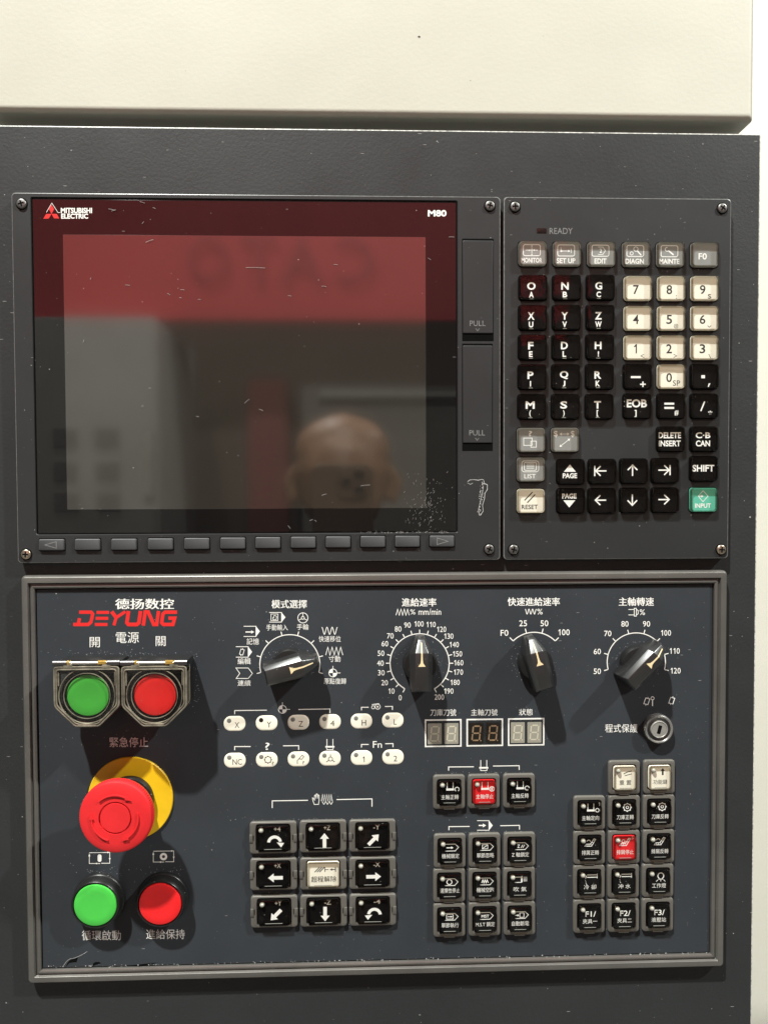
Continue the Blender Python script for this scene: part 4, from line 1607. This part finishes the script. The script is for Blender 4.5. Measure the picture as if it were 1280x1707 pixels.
def g_lamp(q):
    q.arc(4, -9, 5, -150, 150, 1.5, 18).line([(0, -3.5), (8, -3.5)], 1.3)
    for x in (-2, 4, 10):
        q.line([(4 + (x - 4) * .8, -2.4), (4 + (x - 4) * 1.3, .6)], 1.0)


def g_blow(q):
    q.line([(-8, -13), (3, -13), (3, -4), (-8, -4)], 1.2).rect(3, -15, 5, -4)
    for y in (-12.5, -9.5, -6.5):
        q.line([(6.5, y), (13, y)], 1.1)


def g_dots(q, n, y=-17.4):
    q.line([(-3 - n, y), (4 + n, y)], 1.2)


def keyed(T, colr, u, v, label, cat, group, draw, text=None, tw=29, tdy=7.5, lamp_on=True, ty=8.0, dark=False):
    pnt = at(u, v, (OPH + 2.5) * .001)
    pnt.y = -OPH * .001
    t = thing('framed_key', pnt, label, cat, group)
    put('frame', T['frame'], t)
    cap = put('cap', T['cap'][colr], t)
    q = P_()
    draw(q)
    if text:
        q.ctext(text, 1, tdy, tw, ty, .004)
    q.local('legend', M['dark_print'] if colr == 'white' else WHT, cap, 2.53)
    if lamp_on:
        b_ = put('lamp_bead', BEAD, cap, ((-T['cw'] / 2 + 7.0) * S, -.0025, (T['ch'] / 2 - 7.2) * S))
    put('clear_cover', T['cover'], cap)
    put('glint_line', T['glint_line'], cap)
    return t


def arrow_block(q, cx, cy, ang, L=13, w=6, hw=15, hl=9.5):
    a_ = math.radians(ang)
    def r(x, y):
        return (cx + x * math.cos(a_) - y * math.sin(a_), cy + x * math.sin(a_) + y * math.cos(a_))
    q.poly([r(-w / 2, L), r(w / 2, L), r(w / 2, -2), r(hw / 2, -2), r(0, -2 - hl), r(-hw / 2, -2), r(-w / 2, -2)])


def arc_arrow(q, cx, cy, cw):
    s = 1 if cw else -1
    n = 14
    o1, i1 = [], []
    for i in range(n + 1):
        a_ = math.radians((-85 + 165 * i / n))
        o1.append((cx + s * 12.3 * math.sin(a_), cy - 12.3 * math.cos(a_)))
        i1.append((cx + s * 7.3 * math.sin(a_), cy - 7.3 * math.cos(a_)))
    for i in range(n):
        pass
    q._add([*o1, *i1], [(i, i + 1, n + 2 + i, n + 1 + i) for i in range(n)])
    q.poly([(cx + s * 3.5, cy - .5), (cx + s * 16, cy + .5), (cx + s * 10.8, cy + 8)])


JOG = [(455.3, 1397.5, '+4', 'cwarc', 'black jog key marked +4 with a clockwise curved arrow'), (538.4, 1395.3, '+Z', 0, 'black jog key marked +Z with an up arrow'),
       (620.7, 1394.2, '-Y', 45, 'black jog key marked -Y with an arrow up to the right'), (456, 1458.5, '+X', -90, 'black jog key marked +X with a left arrow'),
       (538.8, 1457.5, None, 'free', 'ivory key among the jog keys, for overtravel release'), (621, 1456.5, '-X', 90, 'black jog key marked -X with a right arrow'),
       (457, 1521, '+Y', 225, 'black jog key marked +Y with an arrow down to the left'), (539.5, 1519.5, '-Z', 180, 'black jog key marked -Z with a down arrow'),
       (621.5, 1518, '-4', 'ccwarc', 'black jog key marked -4 with a counterclockwise curved arrow')]
for u, v, s, kind, lab in JOG:
    if kind == 'free':
        def dr(q):
            for i in range(3):
                q.line([(-14 + i * 4, -4), (-6 + i * 4, -12)], 1.5)
            q.line([(3, -12), (3, -4)], 1.2).line([(3, -8), (9, -8)], 1.0).arrow(20, -8, 11, -8, 1.2, 4, 4).line([(20.5, -12), (20.5, -4)], 1.2)
        keyed(JG, 'white', u, v, lab, 'key', 'jog keys', dr, '\u8d85\u7a0b\u89e3\u9664', 42, 8, False, 10)
    else:
        def dr(q, s=s, kind=kind):
            q.ctext(s, 7, -15.5, 11, 8, .012)
            if kind == 'cwarc':
                arc_arrow(q, 2.5, 7.5, True)
            elif kind == 'ccwarc':
                arc_arrow(q, 2.5, 7.5, False)
            else:
                a_ = math.radians(kind)
                arrow_block(q, 2.5 - 0 * math.sin(a_), 5, kind)
        keyed(JG, 'black', u, v, lab, 'key', 'jog keys', dr)

SQK = [
    ('black', 748.6, 1321.3, lambda q: g_spin(q, 'cw'), '\u4e3b\u8ef8\u6b63\u8f49', 'black key left of the red spindle stop key', 29),
    ('red', 806.6, 1320.2, lambda q: g_spin(q, 'stop'), '\u4e3b\u8ef8\u505c\u6b62', 'bright red spindle stop key between two black keys, under the digit displays', 29),
    ('black', 865.3, 1319.2, lambda q: g_spin(q, 'ccw'), '\u4e3b\u8ef8\u53cd\u8f49', 'black key right of the red spindle stop key', 29),
    ('black', 749.7, 1419.6, lambda q: g_prog(q, 'arrow'), '\u6a5f\u68b0\u9396\u5b9a', 'black machine lock key, upper left of the middle block of nine', 29),
    ('black', 807.7, 1418.4, lambda q: g_prog(q, 'slash'), '\u55ae\u7bc0\u5ffd\u7565', 'black block skip key, upper middle of the middle block of nine', 29),
    ('black', 866, 1417.2, lambda q: g_prog(q, 'z'), 'Z \u8ef8\u9396\u5b9a', 'black Z axis lock key, upper right of the middle block of nine', 29),
    ('black', 748.8, 1477.2, lambda q: g_prog(q, 'ring'), '\u9078\u64c7\u6027\u505c\u6b62', 'black optional stop key with a ring sign, centre left in the block of nine', 33),
    ('black', 807.5, 1476, lambda q: g_prog(q, 'wave'), '\u6a5f\u68b0\u7a7a\u8dd1', 'black dry run key with a zigzag sign in the centre of the block of nine', 29),
    ('black', 865.5, 1474.8, g_blow, '\u5439 \u6c23', 'black air blow key with a nozzle sign, centre right in the block of nine', 22),
    ('black', 749, 1535, lambda q: g_prog(q, 'frame'), '\u55ae\u7bc0\u57f7\u884c', 'black single block key, lower left in the block of nine', 29),
    ('black', 807.5, 1533.4, lambda q: g_prog(q, 'mst'), 'M.S.T \u9396\u5b9a', 'black M.S.T lock key, bottom middle of the block of nine', 32),
    ('black', 866, 1532, lambda q: g_prog(q, 'power'), '\u81ea\u52d5\u65b7\u96fb', 'black auto power off key, lower right in the block of nine', 29),
    ('white', 1040.7, 1297, lambda q: q.line([(-2, -7), (4, -10), (12, -12)], 1.3).line([(0, -4), (12, -7)], 1.1), '\u91cd \u7f6e', 'ivory reset key, left of the pair above the right key block', 20),
    ('white', 1099, 1296, lambda q: arrow_block(q, 5, -9, 0, 5, 3, 7.5, 5), '\u529f\u80fd\u9375', 'ivory function key with a black up arrow, right of the upper pair', 24),
    ('black', 982.7, 1356.2, lambda q: (g_spin(q, 'orient'), q.text('1', 15, -19, 17, -13, 0)), '\u4e3b\u8ef8\u5b9a\u5411', 'black spindle orient key, leftmost in the top full row of the right block', 29),
    ('black', 1040.5, 1354.8, g_mag, '\u5200\u5eab\u6b63\u8f49', 'black magazine forward key with a wheel sign, middle of its row', 29),
    ('black', 1098.6, 1353.6, g_mag, '\u5200\u5eab\u53cd\u8f49', 'black magazine reverse key with a wheel sign, right end of its row', 29),
    ('black', 982.5, 1414, lambda q: g_conv(q, 'f'), '\u6392\u5c51\u6b63\u8f49', 'black conveyor key left of the red conveyor stop key', 29),
    ('red', 1040.3, 1413, lambda q: (g_conv(q, 'stop'), q.text('5', 12, -19, 15, -14, 0)), '\u6392\u5c51\u505c\u6b62', 'bright red conveyor stop key in the centre of the right block', 29),
    ('black', 1098.2, 1411.6, lambda q: g_conv(q, 'b'), '\u6392\u5c51\u53cd\u8f49', 'black conveyor key right of the red conveyor stop key', 29),
    ('black', 982, 1471.2, lambda q: g_pipe(q, 4), '\u51b7 \u537b', 'black coolant key with a dripping pipe sign, left column', 21),
    ('black', 1039.2, 1470, lambda q: g_pipe(q, 3), '\u51b2 \u6c34', 'black flush key with a pipe sign, directly above the F2 key', 21),
    ('black', 1096.8, 1468.8, g_lamp, '\u5de5\u4f5c\u71c8', 'black work light key with a bulb sign, right column', 24),
    ('black', 982, 1528.6, lambda q: q.ctext('F1/', 2, -5, 18, 9.5, .012), '\u593e\u5177\u4e00', 'black key marked F1 at the bottom left of the right block', 25),
    ('black', 1039.5, 1527.2, lambda q: q.ctext('F2/', 2, -5, 18, 9.5, .012), '\u593e\u5177\u4e8c', 'black key marked F2 in the bottom row of the right block', 25),
    ('black', 1096.5, 1525.8, lambda q: q.ctext('F3/', 2, -5, 18, 9.5, .012), '\u6db2\u58d3\u7ad9', 'black key marked F3 at the bottom right of the right block', 25)]
for i, (colr, u, v, dr, tx_, lab, tw) in enumerate(SQK):
    keyed(SQ, colr, u, v, lab, 'key', 'framed square keys', dr, tx_, tw)

# ------------------------------------------------------------------ what the screen mirrors: hall behind the photographer
def wbox(name, mat, x0, x1, y0, y1, z0, z1, parent=None, bev=.01):
    """world-space block"""
    bm = bmesh.new()
    bmesh.ops.create_cube(bm, size=1)
    loc = parent.location if parent else Vector((0, 0, 0))
    for v_ in bm.verts:
        v_.co = Vector((x0 + (v_.co.x + .5) * (x1 - x0), y0 + (v_.co.y + .5) * (y1 - y0), z0 + (v_.co.z + .5) * (z1 - z0))) - loc
    if bev:
        bmesh.ops.bevel(bm, geom=bm.edges[:], offset=bev, segments=2, affect='EDGES')
    me = bpy.data.meshes.new(name)
    bm.to_mesh(me)
    bm.free()
    me.materials.append(mat)
    return put(name, me, parent)


M['banner_red'] = make('red_banner_cloth', (.58, .050, .055), .6, mottle=.06, mscale=3)
M['banner_dark'] = make('dark_banner_letters', (.42, .042, .046), .6)
M['cab_grey'] = make('grey_cabinet_paint', (.40, .385, .36), .5, mottle=.12, mscale=4)
M['cab_dark'] = make('brown_grey_panel', (.10, .075, .06), .5, mottle=.1, mscale=4)
M['post'] = make('dull_red_post', (.20, .05, .045), .6)
M['cab_hole'] = make('dark_opening', (.22, .21, .195), .6)
ban = thing('hall_banner', (-.3, -2.62, .68), 'red hall banner with dark capitals, seen mirrored across the top of the screen', 'banner')
wbox('cloth', M['banner_red'], -1.45, .85, -2.64, -2.62, .68, 1.32, ban, .004)
for ch, uc, wd in (('C', 594, 62), ('A', 507, 70), ('T', 437, 60), ('O', 355, 66)):
    vs, fs = text_shape(ch, .0)
    xc, ww = (uc - 599) / 1260 * 3.05, wd / 1260 * 3.05
    me = bpy.data.meshes.new('letter')
    loc = ban.location
    me.from_pydata([(xc + (.5 - a_) * ww - loc.x, -2.612 - loc.y, .83 + b_ * .18 - loc.z) for a_, b_ in vs], [], fs)
    me.materials.append(M['banner_dark'])
    put('letter', me, ban)
cab = thing('machine_cabinet', (-1.0, -2.5, -1.52), 'pale grey cabinet with dark square openings, mirrored at the left of the screen', 'cabinet')
wbox('cabinet_body', M['cab_grey'], -1.7, -.755, -3.1, -2.45, -1.5, .655, cab)
for uu in (120, 188):
    for vv in (730, 785, 835):
        X, Z = (uu - 599) / 1260 * 2.9, (817 - vv) / 1260 * 2.9
        wbox('opening', M['cab_hole'], X - .045, X + .045, -2.452, -2.446, Z - .036, Z + .036, cab, .002)
X = (252 - 599) / 1260 * 2.85
hb = wbox('streak_bar', M['chrome'], X - .014, X + .014, -2.44, -2.40, -.02, .22, cab, .006)  # chrome bar added to make the bright lamp streak in the screen
cab2 = thing('tall_partition', (0, -2.9, -1.52), 'dark brown tall partition behind the red banner, mirrored faintly in the screen', 'partition')
wbox('partition_panel', M['cab_dark'], -1.6, 1.9, -3.3, -3.2, -1.5, 1.9, cab2)
wbox('red_post', M['post'], -.52, -.33, -3.19, -3.12, -1.5, .52, cab2)
mc = thing('grey_machine', (.3, -2.8, -1.52), 'dim grey machine mirrored at the right half of the screen', 'machine')
wbox('machine_body', make('dim_grey_paint', (.20, .185, .165), .5), -.24, .5, -3.1, -2.75, -1.5, .44, mc)
wbox('machine_shelf', M['cab_grey'], -.16, .42, -2.76, -2.70, .385, .41, mc, .004)

# the photographer and the phone, visible only as a reflection
M['skin'] = make('skin', (.30, .17, .105), .48, mottle=.08, mscale=30)
M['hair'] = make('short_dark_hair', (.04, .03, .025), .7)
M['shirt'] = make('dark_shirt', (.05, .05, .055), .8)
M['trousers'] = make('dark_trousers', (.03, .03, .035), .8)
M['phone'] = make('phone_shell', (.15, .095, .065), .4)
M['lens'] = make('lens_glass', (.01, .01, .012), .06)
HX, HY, HZ = -.028, -.83, .012


def skin_chain(name, chains, mat, parent=None, voxel=.006):
    """one continuous body from radius-carrying chains of points, fused by a voxel remesh"""
    bm = bmesh.new()
    for pts in chains:
        for (p0, r0), (p1, r1) in zip(pts, pts[1:]):
            p0, p1 = Vector(p0), Vector(p1)
            d = p1 - p0
            n = max(2, int(d.length / max(min(r0, r1) * .5, .004)))
            for i in range(n + 1):
                t_ = i / n
                r = r0 + (r1 - r0) * t_
                bmesh.ops.create_icosphere(bm, subdivisions=2, radius=r, matrix=Matrix.Translation(p0 + d * t_))
    me = bpy.data.meshes.new(name)
    bm.to_mesh(me)
    bm.free()
    me.materials.append(mat)
    ob = put(name, me, parent)
    md = ob.modifiers.new('fuse', 'REMESH')
    md.mode = 'VOXEL'
    md.voxel_size = voxel
    md.use_smooth_shade = True
    sm = ob.modifiers.new('smooth', 'SMOOTH')
    sm.iterations = 4
    return ob


person = thing('person', (HX, HY, -1.52), 'person with close cropped hair holding up a phone, mirrored in the screen', 'person')
def rel(x, y, z):
    return (HX + x - person.location.x, HY + y - person.location.y, HZ + z - person.location.z)
chains = [
    [(rel(0, -.02, .040), .078), (rel(0, -.005, .02), .080), (rel(0, .005, -.02), .070)],          # skull
    [(rel(-.022, -.010, .050), .061), (rel(0, -.008, .055), .064), (rel(.022, -.010, .050), .061)],
    [(rel(0, .02, -.03), .058), (rel(0, .03, -.075), .042), (rel(0, .035, -.10), .026)],            # jaw
    [(rel(0, .082, .0), .010), (rel(0, .098, -.03), .015), (rel(0, .09, -.036), .012)],             # nose
    [(rel(-.02, .078, -.062), .009), (rel(0, .084, -.060), .010), (rel(.02, .078, -.062), .009)],   # mouth
    [(rel(0, -.02, -.06), .055), (rel(0, -.04, -.17), .056)]]                                       # neck
for s in (-1, 1):
    chains.append([(rel(s * .080, -.01, .02), .012), (rel(s * .090, -.018, .0), .014), (rel(s * .084, -.008, -.03), .009)])   # ear
    sh, el, wr = (s * .19, -.05, -.23), (s * .25, .06, -.48), (s * .065 + .01, .335, -.155)
    chains.append([(rel(*sh), .055), (rel(*el), .042), (rel(*wr), .027)])
    pm_ = (s * .050 + .008, .358, -.115)
    chains.append([(rel(*wr), .024), (rel(*pm_), .022)])
    for j, (ln, dz) in enumerate(((.042, .020), (.048, .004), (.045, -.012), (.036, -.027))):
        b0 = (s * .048 + .008, .372, -.105 + dz)
        b1 = (s * .030 + .008, .383, -.100 + dz)
        b2 = (s * .030 + .008 - s * ln * .55, .384, -.098 + dz)
        chains.append([(rel(*pm_), .011), (rel(*b0), .0088), (rel(*b1), .008), (rel(*b2), .007)])
    chains.append([(rel(*pm_), .012), (rel(s * .044 + .008, .352, -.085), .0095), (rel(s * .026 + .008, .350, -.070), .008)])
    chains.append([(rel(s * .09, -.05, -.78), .085), (rel(s * .10, -.04, -1.12), .055), (rel(s * .10, -.05, -1.42), .036)])
    chains.append([(rel(s * .10, -.06, -1.47), .036), (rel(s * .11, .08, -1.495), .026)])
chains.append([(rel(-.16, -.05, -.24), .06), (rel(.16, -.05, -.24), .06)])
chains.append([(rel(0, -.05, -.26), .12), (rel(0, -.05, -.5), .13), (rel(0, -.05, -.75), .13)])
skin_chain('body', chains, M['skin'], person, .007)
sh_ch = [[(rel(-.17, -.05, -.24), .068), (rel(0, -.05, -.20), .066), (rel(.17, -.05, -.24), .068)],
         [(rel(-.07, -.05, -.28), .13), (rel(-.06, -.05, -.72), .13)], [(rel(.07, -.05, -.28), .13), (rel(.06, -.05, -.72), .13)]]
for s in (-1, 1):
    sh_ch.append([(rel(s * .19, -.05, -.23), .066), (rel(s * .25, .06, -.48), .054), (rel(s * .15, .21, -.31), .044)])
skin_chain('shirt', sh_ch, M['shirt'], person, .010)
tr_ch = []
for s in (-1, 1):
    tr_ch.append([(rel(s * .07, -.05, -.76), .115), (rel(s * .10, -.04, -1.12), .070), (rel(s * .10, -.05, -1.44), .056)])
skin_chain('trousers', tr_ch, M['trousers'], person, .010)
skin_chain('hair', [[(rel(0, -.050, .045), .078), (rel(0, -.046, .02), .082), (rel(0, -.045, -.01), .074)]], M['hair'], person, .007)

ph = thing('phone', (-.0195, -.4535, -.043), 'bronze phone held upright by the person, mirrored low in the screen', 'phone')
def pbox(name, mat, x0, x1, z0, z1, y0, y1, r, parent):
    k = MB()
    f = 1 / S
    k.loft([(rim((x1 - x0) * f, (z1 - z0) * f, r * f, 5, (x0 + x1) / 2 * f, (z0 + z1) / 2 * f), y0 * 1000),
            (rim((x1 - x0) * f, (z1 - z0) * f, r * f, 5, (x0 + x1) / 2 * f, (z0 + z1) / 2 * f), y1 * 1000 - .8),
            (rim((x1 - x0 - .0012) * f, (z1 - z0 - .0012) * f, r * f, 5, (x0 + x1) / 2 * f, (z0 + z1) / 2 * f), y1 * 1000)], bottom=True)
    return k.build(name, mat, parent)
pbox('shell', M['phone'], -.0358, .0358, -.0735, .0735, -.008, 0, .010, ph)
cmx = pbox('camera_block', M['phone'], -.0290, .0055, .033, .0710, 0, .0025, .008, ph)
for lx, lz in ((-.0195, .0430), (-.0195, .0610), (-.0040, .0520)):
    k = MB()
    f = 1 / S
    k.lathe([(.0075 * f, 0), (.0075 * f, 1.2), (.0068 * f, 1.6), (.0062 * f, 1.2)], 32, lx * f, lz * f)
    k.build('lens_ring', M['phone'], cmx, (0, -.0025 + 0, 0))
    k = MB()
    k.lathe([(.0060 * f, .0), (.0060 * f, 1.35)], 24, lx * f, lz * f)
    k.build('lens', M['lens'], cmx, (0, -.0025, 0))
# the camera modules face the console (front is +y)
ph.rotation_euler = (0, 0, math.pi)
ph.location.x = -.0195
